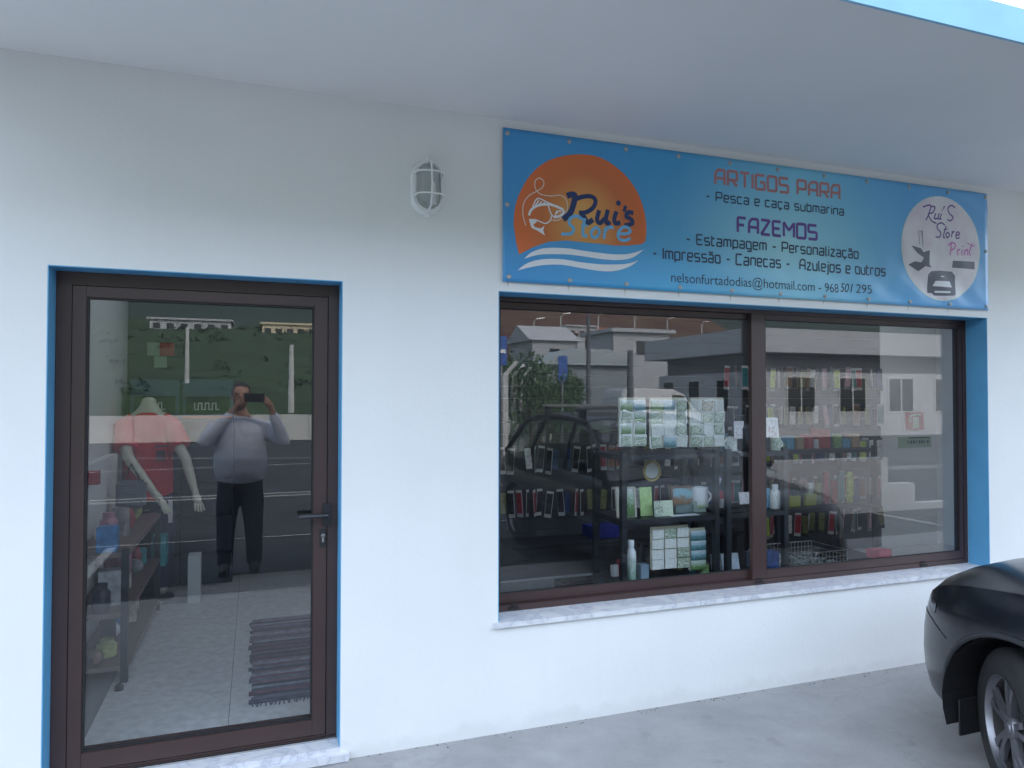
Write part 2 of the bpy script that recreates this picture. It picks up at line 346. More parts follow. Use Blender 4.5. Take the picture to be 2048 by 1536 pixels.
obj('glass_pane', MB().box(gx0 + .003, gx1 - .003, .130, .136, gz0 + .003, gz1 - .003), M_glass, door)
obj('door_threshold', MB().box(DL + .006, DR - .006, .085, .105, .057, .063), M_steel, shop)
hd = MB().box(.293, .327, .099, .1055, 1.00, 1.10).tube([(.31, .10, 1.05), (.31, .062, 1.05)], .009).tube([(.312, .062, 1.05), (.25, .058, 1.05), (.19, .062, 1.048)], .0095)
obj('door_handle', hd, M_blackmetal, door, smooth=True)
obj('lock_plate', MB().box(.281, .308, .099, .1055, .905, .985), M_blackmetal, door, bevel=.002)
obj('lock_cylinder', MB().lathe([(.0085, -.004), (.0085, .0)], (.2945, .099, .957), 'Y', 16).box(.2905, .2985, .095, .099, .928, .957), M_steel, door)

# window --------------------------------------------------------------
wx0, wx1, wz0, wz1 = WL + t, WR - t, WB, WT - t
win = obj('window', frame_mb(wx0, wx1, wz0, wz1, .142, .215, .03, .03, .022, .030), M_alu, shop, bevel=.0015, label='wide brown aluminium sliding shop window with two panes')
obj('sash', frame_mb(wx0 + .031, 2.744, wz0 + .031, wz1 - .023, .176, .204, .032, .045, .030, .048), M_alu, win, bevel=.0015)
obj('sash', frame_mb(2.648, wx1 - .031, wz0 + .031, wz1 - .023, .146, .174, .096, .033, .030, .048), M_alu, win, bevel=.0015)
obj('glass_pane', MB().box(wx0 + .0625, 2.70, .187, .193, wz0 + .078, wz1 - .052), M_glass, win)
obj('glass_pane', MB().box(2.7435, wx1 - .0635, .157, .163, wz0 + .078, wz1 - .052), M_glass, win)
obj('gasket', frame_mb(2.744, wx1 - .063, wz0 + .078, wz1 - .052, .150, .156, .006, .006, .006, .006), M_black, win)
obj('gasket', frame_mb(wx0 + .0625, 2.70, wz0 + .078, wz1 - .052, .180, .186, .006, .006, .006, .006), M_black, win)
for cx in (1.215, 2.69, 3.93):
    obj('drain_cover', MB().box(cx - .028, cx + .028, .134, .1415, WB + .010, WB + .020).box(cx - .016, cx + .016, .136, .1415, WB + .028, WB + .038), M_black, win, bevel=.001)

# bulkhead lamp ---------------------------------------------------------
LX, LZ = .735, 2.528
def stad(w, h, n=14):                        # stadium outline
    r = w / 2; s_ = h / 2 - r
    return [(r * math.cos(a), s_ + r * math.sin(a)) for a in [math.pi * k / n for k in range(n + 1)]] + [(r * math.cos(a), -s_ + r * math.sin(a)) for a in [math.pi + math.pi * k / n for k in range(n + 1)]]
def ringloft(outl):                          # list of (w,h,y)
    mb = MB(); rings = [[(LX + a, y, LZ + b) for a, b in stad(w_, h_)] for w_, h_, y in outl]; N = len(rings[0])
    vs = [p for r_ in rings for p in r_]; fs = [(i * N + k, i * N + (k + 1) % N, (i + 1) * N + (k + 1) % N, (i + 1) * N + k) for i in range(len(rings) - 1) for k in range(N)]
    return mb.add(vs, fs + [tuple(range(N)), tuple((len(rings) - 1) * N + k for k in range(N))])
lamp = thing('bulkhead_lamp', 'white oval bulkhead lamp with wire cage, on the wall beside the banner', 'wall lamp', (LX, 0, LZ))
M_lampw = mat('lamp_white', (.80, .81, .80), .4)
obj('housing', ringloft([(.150, .250, -.001), (.150, .250, -.022), (.140, .240, -.032)]), M_lampw, lamp, smooth=True)
rg = MB(); N1 = stad(.140, .238); N2 = stad(.112, .208); N = len(N1)
rg.add([(LX + a, -.0325, LZ + b) for a, b in N1] + [(LX + a, -.050, LZ + b) for a, b in N1] + [(LX + a, -.050, LZ + b) for a, b in N2] + [(LX + a, -.0325, LZ + b) for a, b in N2],
       [(j * N + k, j * N + (k + 1) % N, ((j + 1) % 4) * N + (k + 1) % N, ((j + 1) % 4) * N + k) for j in range(4) for k in range(N)])
obj('cage_ring', rg, M_lampw, lamp, smooth=True)
M_reflector = mat('reflector_grey', (.62, .63, .62), .35)
obj('reflector', ringloft([(.106, .200, -.033), (.106, .200, -.035)]), M_reflector, lamp)
M_lampglass = glass_mat('lamp_glass', (.93, .94, .94), .07, .12)
mb = MB()
dome = [(.110, .204, -.038), (.108, .202, -.065), (.098, .190, -.088), (.075, .165, -.102), (.03, .12, -.108)]
obj('lamp_glass', ringloft(dome), M_lampglass, lamp, smooth=True)
obj('bulb', MB().lathe([(.008, -.03), (.011, -.01), (.011, .03), (.006, .045), (0, .048)], (LX + .018, -.066, LZ - .03), 'Z', 12).lathe([(.014, -.055), (.014, -.03), (.009, -.03)], (LX + .018, -.066, LZ - .03), 'Z', 12), M_white, lamp, smooth=True)
def cage(pts): return MB().tube(pts, .0042, 8)
cv = lambda k: Vector((LX, -.045 - .072 * math.sin(math.pi * k) ** .45, LZ + .108 * math.cos(math.pi * k)))
obj('cage_bar', cage([cv(k / 14) for k in range(15)]), M_lampw, lamp, smooth=True)
for dz in (.052, -.048):
    ch = lambda k, dz=dz: Vector((LX - .064 * math.cos(math.pi * k), -.045 - .072 * math.sin(math.pi * k) ** .45, LZ + dz))
    obj('cage_bar', cage([ch(k / 12) for k in range(13)]), M_lampw, lamp, smooth=True)
for dz in (.128, -.128):
    obj('screw_lug', MB().lathe([(.010, -.001), (.010, -.030), (.006, -.034)], (LX, 0, LZ + dz), 'Y', 12), M_lampw, lamp, smooth=True)

# ------------------------------------------------------------------ banner
BL, BR, BT, BB = 1.1031, 4.3169, 2.8564, 2.1225
def wav(x, z):                               # shallow folds of the vinyl
    u = (z - BB) / (BT - BB); vx = (x - BL) / (BR - BL)
    lo = max(0, 1 - u * 1.5)
    e = .0060 * lo * math.sin(x * 19 + z * 26) * (.25 + .75 * min(1, max(0, vx - .35) * 2.2)) + .0012 * lo * math.sin(x * 41 - z * 17)
    rr = max(0, (vx - .86) / .14)
    e += .012 * rr * math.sin(z * 30 + x * 22) * (.5 + .5 * math.sin(z * 7))
    e += .0015 * math.sin(x * 5.1 + z * 3)
    edge = min(1, min(u, 1 - u) * 9) * min(1, min(vx, 1 - vx) * 30)
    return -.0125 - e * (0.25 + .75 * edge)
def drape(me, off):
    b = bmesh.new(); b.from_mesh(me)
    bmesh.ops.triangulate(b, faces=[f for f in b.faces if len(f.verts) > 4])
    for _ in range(6):
        lg = [e for e in b.edges if e.calc_length() > .035]
        if not lg: break
        bmesh.ops.subdivide_edges(b, edges=lg, cuts=1); bmesh.ops.triangulate(b, faces=[f for f in b.faces if len(f.verts) > 4])
    for v in b.verts: v.co.y = wav(v.co.x, v.co.z) - off
    b.to_mesh(me); b.free(); me.polygons.foreach_set('use_smooth', [True] * len(me.polygons)); return me
def banner_mat():
    m = bpy.data.materials.new('banner_print'); m.use_nodes = True; n = m.node_tree.nodes; l = m.node_tree.links; b = n['Principled BSDF']
    b.inputs['Roughness'].default_value = .30
    tc = n.new('ShaderNodeTexCoord'); sx = n.new('ShaderNodeSeparateXYZ'); l.new(tc.outputs['Object'], sx.inputs[0])
    def blob(cx, cz, rx, rz):
        mp = n.new('ShaderNodeMapping'); mp.inputs['Location'].default_value = (-cx / rx, 0, -cz / rz); mp.inputs['Scale'].default_value = (1 / rx, 0, 1 / rz)
        l.new(tc.outputs['Object'], mp.inputs[0]); g = n.new('ShaderNodeTexGradient'); g.gradient_type = 'QUADRATIC_SPHERE'; l.new(mp.outputs[0], g.inputs[0]); return g.outputs['Fac']
    base = n.new('ShaderNodeValToRGB'); e = base.color_ramp.elements
    mr = n.new('ShaderNodeMapRange'); mr.inputs['From Min'].default_value = BL; mr.inputs['From Max'].default_value = BR
    l.new(sx.outputs['X'], mr.inputs['Value']); l.new(mr.outputs[0], base.inputs[0])
    e[0].position = 0; e[0].color = (.06, .31, .64, 1); e[1].position = 1; e[1].color = (.15, .41, .74, 1)
    k = e.new(.30); k.color = (.07, .36, .66, 1); k = e.new(.55); k.color = (.20, .56, .76, 1); k = e.new(.8); k.color = (.12, .41, .74, 1)
    cur = base.outputs[0]
    for cx, cz, rx, rz, col, s in [(2.75, 2.42, 1.0, .62, (.42, .76, .86, 1), 1.0), (2.0, 2.15, .8, .4, (.12, .50, .80, 1), .5)]:
        g = blob(cx, cz, rx, rz); mu = n.new('ShaderNodeMath'); mu.operation = 'MULTIPLY'; mu.inputs[1].default_value = s; l.new(g, mu.inputs[0])
        mx = n.new('ShaderNodeMix'); mx.data_type = 'RGBA'; l.new(mu.outputs[0], mx.inputs['Factor']); l.new(cur, mx.inputs['A']); mx.inputs['B'].default_value = col; cur = mx.outputs['Result']
    l.new(cur, b.inputs['Base Color']); return m
ban = thing('shop_banner', 'blue printed vinyl banner with orange sun logo screwed above the shop window', 'banner', (0, 0, 0))
gx, gz = 130, 34
mb = MB(); vs = []
for i in range(gx + 1):
    for j in range(gz + 1):
        x = BL + (BR - BL) * i / gx; z = BB + (BT - BB) * j / gz; vs.append((x, wav(x, z), z))
mb.add(vs, [(i * (gz + 1) + j, (i + 1) * (gz + 1) + j, (i + 1) * (gz + 1) + j + 1, i * (gz + 1) + j + 1) for i in range(gx) for j in range(gz)])
sheet_me = mesh_of(mb, 'vinyl_sheet', True)
bo = obj('vinyl_sheet', sheet_me, banner_mat(), ban)
sd = bo.modifiers.new('thick', 'SOLIDIFY'); sd.thickness = .0008; sd.offset = 1 if sheet_me.polygons[0].normal.y > 0 else -1
def px_pts(pts): return [(lambda p: (p.x, p.z))(at(a, b_, -.012)) for a, b_ in pts]
def z1(pts): return [(990 + a / 4.016, 240 + b_ / 4.016) for a, b_ in pts]       # coordinates read off an enlarged crop
def z2(pts): return [(1480 + a / 4.016, 290 + b_ / 4.016) for a, b_ in pts]
def catmull(pts, n=5, closed=False):
    out = []; N = len(pts)
    for i in range(N if closed else N - 1):
        if closed: p = [pts[(i - 1) % N], pts[i], pts[(i + 1) % N], pts[(i + 2) % N]]
        else: p = [pts[max(i - 1, 0)], pts[i], pts[i + 1], pts[min(i + 2, N - 1)]]
        for k in range(n):
            u = k / n
            out.append(tuple(.5 * ((2 * p[1][c]) + (-p[0][c] + p[2][c]) * u + (2 * p[0][c] - 5 * p[1][c] + 4 * p[2][c] - p[3][c]) * u * u + (-p[0][c] + 3 * p[1][c] - 3 * p[2][c] + p[3][c]) * u ** 3) for c in (0, 1)))
    if not closed: out.append(tuple(pts[-1]))
    return out
def ribbon(mb, pts, w, closed=False, taper=False):
    N = len(pts); L = []; Rr = []
    for i, p in enumerate(pts):
        p = Vector(p); a = Vector(pts[i - 1 if (i or closed) else 0]); b = Vector(pts[(i + 1) % N if closed else min(i + 1, N - 1)])
        t = b - a
        if t.length < 1e-9: t = Vector((1, 0))
        t.normalize(); nn = Vector((-t.y, t.x)); k = 1.0
        if 0 < i < N - 1 or closed:
            t1 = (p - a).normalized() if (p - a).length > 1e-9 else t; c_ = max(.35, abs(t1.dot(t))); k = 1 / c_
        ww = w * k / 2
        if taper: ww *= .35 + .65 * math.sin(math.pi * (i + .5) / N) ** .5
        L.append(p + nn * ww); Rr.append(p - nn * ww)
    vs = [(q.x, -.02, q.y) for q in L] + [(q.x, -.02, q.y) for q in Rr]
    mb.add(vs, [(i, (i + 1) % N, N + (i + 1) % N, N + i) for i in range(N if closed else N - 1)])
def fill(poly, mb=None):
    mb = mb or MB(); mb.add([(a, -.02, b_) for a, b_ in poly], [tuple(range(len(poly)))]); return mb
_off = [.0012]
def printed(name, mb, col, off=None, rough=.45, m=None):
    me = bpy.data.meshes.new(name); me.from_pydata([tuple(v) for v in mb.v], [], [tuple(f) for f in mb.f])
    b = bmesh.new(); b.from_mesh(me); 
    for f in b.faces:
        f.normal_update()
        if f.normal.y > 0: f.normal_flip()
    b.to_mesh(me); b.free()
    drape(me, off or .0012)
    return obj(name, me, m or mat('ink_' + '_'.join('%02d' % int(c * 99) for c in col), col, rough), ban)
GL = {}
h_ = .74
def _g():
    w = .62; A = lambda *p: list(p)
    GL['a'] = (w, [A((0, h_), (w, h_), (w, 0), (0, 0), (0, h_ * .5), (w, h_ * .5))])
    GL['b'] = (w, [A((0, 1), (0, 0), (w, 0), (w, h_), (0, h_))])
    GL['c'] = (w, [A((w, h_), (0, h_), (0, 0), (w, 0))])
    GL['ç'] = (w, GL['c'][1] + [A((w / 2, 0), (w / 2, -.22), (w / 2 - .16, -.22))])
    GL['e'] = (w, [A((0, h_ * .5), (w, h_ * .5), (w, h_), (0, h_), (0, 0), (w, 0))])
    GL['g'] = (w, [A((w, 0), (0, 0), (0, h_), (w, h_), (w, -.26), (.1, -.26))])
    GL['i'] = (.0, [A((0, 0), (0, h_)), A((0, .9), (0, 1.02))])
    GL['j'] = (.12, [A((.12, h_), (.12, -.26), (-.08, -.26)), A((.12, .9), (.12, 1.02))])
    GL['l'] = (.14, [A((0, 1), (0, 0), (.16, 0))])
    GL['m'] = (.9, [A((0, 0), (0, h_), (.9, h_), (.9, 0)), A((.45, h_), (.45, 0))])
    GL['n'] = (w, [A((0, 0), (0, h_), (w, h_), (w, 0))])
    GL['o'] = (w, [A((w * .5, h_), (0, h_), (0, 0), (w, 0), (w, h_), (w * .5, h_))])
    GL['p'] = (w, [A((0, -.26), (0, h_), (w, h_), (w, 0), (0, 0))])
    GL['r'] = (w * .72, [A((0, 0), (0, h_), (w * .72, h_))])
    GL['s'] = (w, [A((w, h_), (0, h_), (0, h_ * .5), (w, h_ * .5), (w, 0), (0, 0))])
    GL['t'] = (.38, [A((0, 1), (0, 0), (.38, 0)), A((0, h_), (.38, h_))])
    GL['u'] = (w, [A((0, h_), (0, 0), (w, 0), (w, h_))])
    GL['z'] = (w, [A((0, h_), (w, h_), (0, 0), (w, 0))])
    GL['ã'] = (w, GL['a'][1] + [A((.04, .9), (.2, 1.0), (.4, .9), (.58, 1.0))])
    W = .78
    GL['A'] = (W, [A((0, 0), (0, .72), (.22, 1), (W, 1), (W, 0)), A((0, .42), (W, .42))])
    GL['C'] = (W, [A((W, 1), (0, 1), (0, 0), (W, 0))])
    GL['E'] = (W * .92, [A((W * .92, 1), (0, 1), (0, 0), (W * .92, 0)), A((0, .5), (W * .8, .5))])
    GL['F'] = (W * .9, [A((W * .9, 1), (0, 1), (0, 0)), A((0, .5), (W * .7, .5))])
    GL['G'] = (W, [A((W, 1), (0, 1), (0, 0), (W, 0), (W, .5), (W * .5, .5))])
    GL['I'] = (.0, [A((0, 0), (0, 1))])
    GL['M'] = (.95, [A((0, 0), (0, 1), (.475, .45), (.95, 1), (.95, 0))])
    GL['O'] = (W, [A((W * .5, 1), (0, 1), (0, 0), (W, 0), (W, 1), (W * .5, 1))])
    GL['P'] = (W, [A((0, 0), (0, 1), (W, 1), (W, .4), (0, .4))])
    GL['R'] = (W, [A((0, 0), (0, 1), (W, 1), (W, .4), (0, .4)), A((W * .45, .4), (W, 0))])
    GL['S'] = (W, [A((W, 1), (0, 1), (0, .5), (W, .5), (W, 0), (0, 0))])
    GL['T'] = (W, [A((0, 1), (W, 1)), A((W / 2, 1), (W / 2, 0))])
    GL['Z'] = (W, [A((0, 1), (W, 1), (0, 0), (W, 0))])
    GL['-'] = (.42, [A((0, .42), (.42, .42))])
    GL[' '] = (.3, [])
_g()
def rounded(pl, r=.12):
    out = [pl[0]]
    for i in range(1, len(pl) - 1):
        p = Vector(pl[i]); a = Vector(pl[i - 1]); b = Vector(pl[i + 1]); ra = min(r, (a - p).length * .45); rb = min(r, (b - p).length * .45)
        q1 = p + (a - p).normalized() * ra; q2 = p + (b - p).normalized() * rb
        for k in range(4):
            u = k / 3; out.append(tuple(q1 * (1 - u) ** 2 + p * 2 * u * (1 - u) + q2 * u * u))
    out.append(pl[-1]); return out
def techno(name, txt, p0, p1, cap, col, sw=.13, gap=.30):
    """squared sans lettering fitted between two points of the banner"""
    x0, zb = px_pts([p0])[0]; x1 = px_pts([p1])[0][0]
    tot = sum(GL[c][0] + gap for c in txt) - gap; sx = (x1 - x0) / tot; mb = MB(); x = 0
    for c in txt + ' ':
        wd, st = GL[c]
        if c == ' ' and mb.v: printed(name, mb, col); mb = MB()
        for pl in st: ribbon(mb, [(x0 + (x + a) * sx, zb + b_ * cap) for a, b_ in rounded(pl)], sw * cap)
        x += wd + gap
INK = (.025, .055, .11)
techno('lettered_word', 'ARTIGOS PARA', (1430, 368), (1679, 395), .078, (.46, .20, .20), .20, .29)
techno('lettered_word', '- Pesca e caça submarina', (1412, 400), (1687, 429), .047, INK, .165)
techno('lettered_word', 'FAZEMOS', (1475, 464), (1633, 478), .078, (.13, .06, .30), .20, .29)
techno('lettered_word', '- Estampagem - Personalização', (1373, 487), (1717, 518), .052, INK, .165)
techno('lettered_word', '- Impressão - Canecas -  Azulejos e outros', (1306, 516), (1770, 551), .055, INK, .165)
def plain_text(name, txt, p0, p1, cap, col, parent=None, y=None, m=None, shear=0):
    cu = bpy.data.curves.new('t', 'FONT'); cu.body = txt; cu.size = 1; cu.shear = shear
    o = bpy.data.objects.new('t', cu); COL.objects.link(o); dg = bpy.context.evaluated_depsgraph_get()
    me = bpy.data.meshes.new_from_object(o.evaluated_get(dg)); bpy.data.objects.remove(o)
    xs = [v.co.x for v in me.vertices]; a, b_ = min(xs), max(xs); 
    if isinstance(p0[1], float) and p0[0] < 50: x0, zb = p0; x1 = p1[0]
    else: x0, zb = px_pts([p0])[0]; x1 = px_pts([p1])[0][0]
    s = (x1 - x0) / (b_ - a)
    for v in me.vertices: v.co = Vector((x0 + (v.co.x - a) * s, -.02, zb + v.co.y * cap / .73))
    if parent is None:
        drape(me, .0012); return obj(name, me, mat('ink_' + '_'.join('%02d' % int(c * 99) for c in col), col, .45), ban)
    for v in me.vertices: v.co.y = y; v.co -= wpos(parent)
    return obj(name, me, m, parent)
plain_text('lettering_contact', 'nelsonfurtadodias@hotmail.com - 968', (1342, 563.7), (1677, 583), .053, (.03, .06, .10))
plain_text('lettering_contact', '501', (1681, 583.5), (1706, 585), .053, (.005, .008, .012), shear=.25)
plain_text('lettering_contact', '295', (1712, 585.5), (1742.7, 587.6), .053, (.03, .06, .10))
# sun logo
def sun_mat():
    m = bpy.data.materials.new('sun_print'); m.use_nodes = True; n = m.node_tree.nodes; l = m.node_tree.links; b = n['Principled BSDF']; b.inputs['Roughness'].default_value = .45
    tc = n.new('ShaderNodeTexCoord'); mp = n.new('ShaderNodeMapping'); c = at(1165, 440, 0); rx, rz = .40, .42
    mp.inputs['Location'].default_value = (-c.x / rx, 0, -c.z / rz); mp.inputs['Scale'].default_value = (1 / rx, 0, 1 / rz); l.new(tc.outputs['Object'], mp.inputs[0])
    g = n.new('ShaderNodeTexGradient'); g.gradient_type = 'SPHERICAL'; l.new(mp.outputs[0], g.inputs[0])
    r = n.new('ShaderNodeValToRGB'); e = r.color_ramp.elements; e[0].position = 0; e[0].color = (.78, .16, .04, 1); e[1].position = .95; e[1].color = (.78, .42, .12, 1)
    k = e.new(.45); k.color = (.62, .17, .05, 1)
    l.new(g.outputs['Fac'], r.inputs[0]); l.new(r.outputs[0], b.inputs['Base Color']); return m
sunp = [(1027, 450), (1030, 415), (1042, 380), (1065, 345), (1100, 320), (1150, 309), (1200, 315), (1245, 345), (1275, 385), (1290, 430), (1293, 465)]
tail = [(1291, 482), (1284, 488), (1260, 491), (1230, 491), (1180, 486), (1130, 481), (1095, 484), (1065, 495), (1038, 509), (1032, 485)]
printed('sun_disc', fill(px_pts(catmull(sunp) + tail)), (1, 0, 0), .0010, m=sun_mat())
WHT = (.80, .80, .82)
wv = MB()
for up, dn in [([(235, 1115), (290, 1065), (400, 1030), (560, 1030), (700, 1050), (850, 1070), (1000, 1080), (1100, 1070), (1195, 1040)], [(235, 1115), (310, 1092), (400, 1080), (560, 1080), (700, 1095), (850, 1118), (1000, 1125), (1110, 1102), (1195, 1040)]),
               ([(180, 1208), (260, 1150), (380, 1120), (540, 1120), (700, 1145), (850, 1160), (1000, 1160), (1080, 1150), (1155, 1128)], [(180, 1208), (290, 1182), (400, 1165), (540, 1165), (690, 1190), (830, 1212), (950, 1215), (1070, 1182), (1155, 1128)])]:
    a = px_pts(z1(catmull(up))); b_ = px_pts(z1(catmull(dn))); N = len(a)
    wv.add([(p, -.02, q) for p, q in a] + [(p, -.02, q) for p, q in b_], [(i, i + 1, N + i + 1, N + i) for i in range(N - 1)])
printed('white_waves', wv, WHT, .0016)
def strokes(name, lst, conv, w, col, off=.0022, dots=(), smooth=True, taper=False):
    mb = MB()
    for pl in lst:
        ww = w
        if isinstance(pl, tuple): pl, ww = pl
        q = px_pts(conv(catmull(pl, 5) if smooth and len(pl) > 2 else pl)); ribbon(mb, q, ww, taper=taper)
    for (cx, cy, r_) in dots:
        c = px_pts(conv([(cx, cy)]))[0]; fill([(c[0] + r_ * math.cos(a), c[1] + r_ * math.sin(a)) for a in [math.pi * 2 * k / 10 for k in range(10)]], mb)
    return printed(name, mb, col, off)
NAVY = (.012, .035, .13)
strokes('logo_word_top', [([(575, 612), (610, 600), (640, 612), (625, 690), (600, 750), (545, 800)], .030), ([(640, 640), (700, 618), (770, 615), (805, 645), (790, 700), (735, 740), (672, 748)], .022), ([(690, 745), (715, 785), (745, 825), (785, 800)], .026),
    [(835, 725), (818, 800), (842, 828), (880, 790)], [(905, 722), (888, 800), (900, 832), (925, 820)], [(975, 735), (955, 800), (970, 832), (1005, 822)], ([(1050, 690), (1035, 735)], .018), [(1110, 748), (1070, 742), (1055, 775), (1095, 800), (1100, 832), (1040, 848)]], z1, .023, NAVY, dots=[(990, 668, .014)])
strokes('logo_word_bottom', [[(700, 800), (650, 772), (600, 795), (598, 840), (628, 870), (610, 912), (530, 918)], [(718, 790), (705, 870), (705, 925), (738, 932)], ([(690, 850), (745, 850)], .010),
    [(800, 868), (772, 900), (780, 940), (815, 940), (838, 900), (820, 866), (800, 868)], [(885, 862), (872, 955)], [(880, 895), (915, 862), (950, 870)], [(990, 912), (1050, 915), (1085, 895), (1060, 862), (1015, 870), (985, 920), (1005, 962), (1050, 968), (1085, 950)]], z1, .016, (.17, .48, .78), .0025)
strokes('logo_diver_line', [[(245, 850), (222, 760), (228, 670), (270, 610), (330, 575), (380, 540), (388, 495), (352, 468), (318, 498), (325, 560), (370, 600), (450, 612), (520, 605), (565, 635), (582, 700), (560, 760), (500, 808), (440, 802)]], z1, .005, (.78, .62, .52), .0022)
strokes('logo_fish', [([(270, 768), (290, 722), (345, 688), (430, 680), (500, 700), (550, 735), (520, 772), (470, 782)], .012), [(425, 690), (445, 750), (470, 782)], [(300, 700), (340, 632), (430, 668), (545, 715)], [(320, 690), (350, 645)], [(345, 685), (375, 655)], [(375, 680), (400, 662)],
    [(275, 800), (330, 805), (400, 832), (440, 808), (450, 770)], [(480, 770), (495, 735), (530, 735)]], z1, .006, WHT, .0022, dots=[(495, 745, .006)])
printed('logo_fish_tail', fill(px_pts(z1([(270, 800), (320, 795), (335, 820), (305, 840), (320, 862), (365, 872), (395, 850), (385, 890), (400, 930), (350, 897), (290, 865)]))), WHT, .0022)
# oval logo
c0 = at(1480 + 1610 / 4.016, 290 + 832 / 4.016, -.012); lx = at(1480 + 1297 / 4.016, 500, -.012).x; rx_ = at(1480 + 1922 / 4.016, 500, -.012).x
tz = at(1880, 290 + 418 / 4.016, -.012).z; bz = at(1895, 290 + 1250 / 4.016, -.012).z
oc = ((lx + rx_) / 2, (tz + bz) / 2); orx, orz = (rx_ - lx) / 2, (tz - bz) / 2
def ell(k): return [(oc[0] + k * orx * math.cos(2 * math.pi * i / 48), oc[1] + k * orz * math.sin(2 * math.pi * i / 48)) for i in range(48)]
printed('oval_rim', fill(ell(1.015)), (.55, .72, .66), .0008)
printed('oval_panel', fill(ell(1.0)), (.74, .66, .76), .0014, m=mat('oval_print', (.74, .64, .72), .45, var=.10, vscale=5.5, var2=(.80, .80, .80)))
PUR = (.16, .07, .28); PNK = (.58, .14, .46); GRY = (.10, .11, .14)
strokes('oval_word_top', [[(1465, 500), (1500, 487), (1528, 490), (1510, 560), (1488, 605)], [(1528, 495), (1562, 500), (1545, 545), (1508, 556), (1535, 610), (1575, 630)], [(1570, 548), (1556, 590), (1582, 590)], [(1596, 548), (1585, 592), (1600, 595)], [(1616, 552), (1602, 592), (1615, 596)], [(1640, 490), (1632, 515)],
    [(1722, 505), (1692, 486), (1668, 510), (1680, 550), (1710, 580), (1690, 608), (1662, 600)]], z2, .009, PUR, .0022, dots=[(1622, 525, .005)])
strokes('oval_word_middle', [[(1642, 645), (1612, 626), (1582, 642), (1582, 672), (1608, 705), (1598, 740), (1565, 738)], [(1652, 650), (1630, 735), (1645, 745)], ([(1632, 680), (1668, 676)], .006), [(1665, 700), (1650, 722), (1662, 745), (1680, 722), (1665, 700)], [(1702, 690), (1696, 742)], [(1698, 712), (1720, 692)], [(1732, 728), (1760, 718), (1750, 698), (1732, 716), (1736, 750), (1762, 742)]], z2, .009, PUR, .0022)
strokes('oval_word_bottom', [[(1695, 790), (1688, 840), (1680, 888)], [(1668, 805), (1700, 785), (1728, 800), (1718, 830), (1690, 845)], [(1748, 835), (1742, 888)], [(1744, 852), (1766, 836)], [(1784, 842), (1778, 888)], [(1808, 840), (1800, 888)], [(1804, 855), (1826, 842), (1828, 888)], [(1862, 790), (1842, 860), (1850, 888)], ([(1822, 788), (1872, 815), (1880, 800)], .006)], z2, .009, PNK, .0022, dots=[(1788, 812, .005)])
strokes('oval_press_lever', [[(1440, 800), (1430, 692), (1456, 692), (1468, 820)]], z2, .006, (.32, .36, .37), .0022, smooth=False)
printed('oval_press_body', fill(px_pts(z2([(1370, 808), (1450, 830), (1470, 862), (1522, 845), (1515, 960), (1530, 985), (1480, 975), (1430, 1015), (1350, 960), (1400, 935), (1450, 945), (1472, 905), (1420, 870)]))), GRY, .0022)
printed('oval_scanner', fill(px_pts(z2([(1705, 930), (1885, 938), (1883, 1000), (1700, 985)]))), GRY, .0022)
printed('oval_printer', fill(px_pts(z2([(1505, 1040), (1530, 1015), (1600, 1010), (1700, 1017), (1725, 1050), (1725, 1200), (1710, 1212), (1560, 1210), (1540, 1190), (1505, 1188)]))), GRY, .0022)
pw_ = fill(px_pts(z2([(1562, 1092), (1680, 1096), (1695, 1146), (1542, 1134)]))); fill(px_pts(z2([(1560, 1172), (1682, 1176), (1680, 1192), (1560, 1186)])), pw_); fill(px_pts(z2([(1605, 1052), (1635, 1054), (1635, 1062), (1605, 1060)])), pw_)
printed('oval_printer_paper', pw_, WHT, .0028)
# eyelets and screws, rust below
grom = MB().lathe([(.0035, -.001), (.0115, -.001), (.0115, -.003), (.008, -.004), (.0035, -.003)], (0, 0, 0), 'Y', 16).lathe([(.0052, -.003), (.0045, -.0065), (.0015, -.0075)], (0, 0, 0), 'Y', 10)
gme = mesh_of(grom, 'grommet', True); M_grom = mat('zinc', (.42, .41, .40), .45, metal=.7, var=.3, vscale=40); gme.materials.append(M_grom)
rust_me = mesh_of(MB().add([(-.006, 0, 0), (.006, 0, 0), (.003, 0, -.05), (-.002, 0, -.055)], [(0, 1, 2, 3)]), 'rust')
def rust_mat():
    m = mat('rust_streak', (.55, .40, .26), .9); n = m.node_tree.nodes; l = m.node_tree.links; b = n['Principled BSDF']
    tc = n.new('ShaderNodeTexCoord'); no = n.new('ShaderNodeTexNoise'); no.inputs['Scale'].default_value = 60; l.new(tc.outputs['Object'], no.inputs['Vector'])
    mr = n.new('ShaderNodeMapRange'); mr.inputs['From Min'].default_value = .3; mr.inputs['From Max'].default_value = .8; mr.inputs['To Min'].default_value = 0; mr.inputs['To Max'].default_value = .55
    l.new(no.outputs['Fac'], mr.inputs['Value']); l.new(mr.outputs[0], b.inputs['Alpha']); return m
rust_me.materials.append(rust_mat())
gpts = [(BL + .024 + (BR - BL - .048) * i / 10, z) for z in (BT - .026, BB + .024) for i in range(11)] + [(BL + .024, (BT + BB) / 2), (BR - .022, (BT + BB) / 2)]
for (x, z) in gpts:
    x += rnd.uniform(-.008, .008); o = bpy.data.objects.new('grommet', gme); COL.objects.link(o); o.parent = ban; o.location = (x, wav(x, z) - .0012, z); o.rotation_euler = (0, rnd.random() * 3, 0)
    if z < BB + .1 and rnd.random() < .75:
        o = bpy.data.objects.new('rust_streak', rust_me); COL.objects.link(o); o.parent = shop; o.location = (x, -.0012, BB - .001); o.scale = (rnd.uniform(.6, 1.4), 1, rnd.uniform(.4, .72))
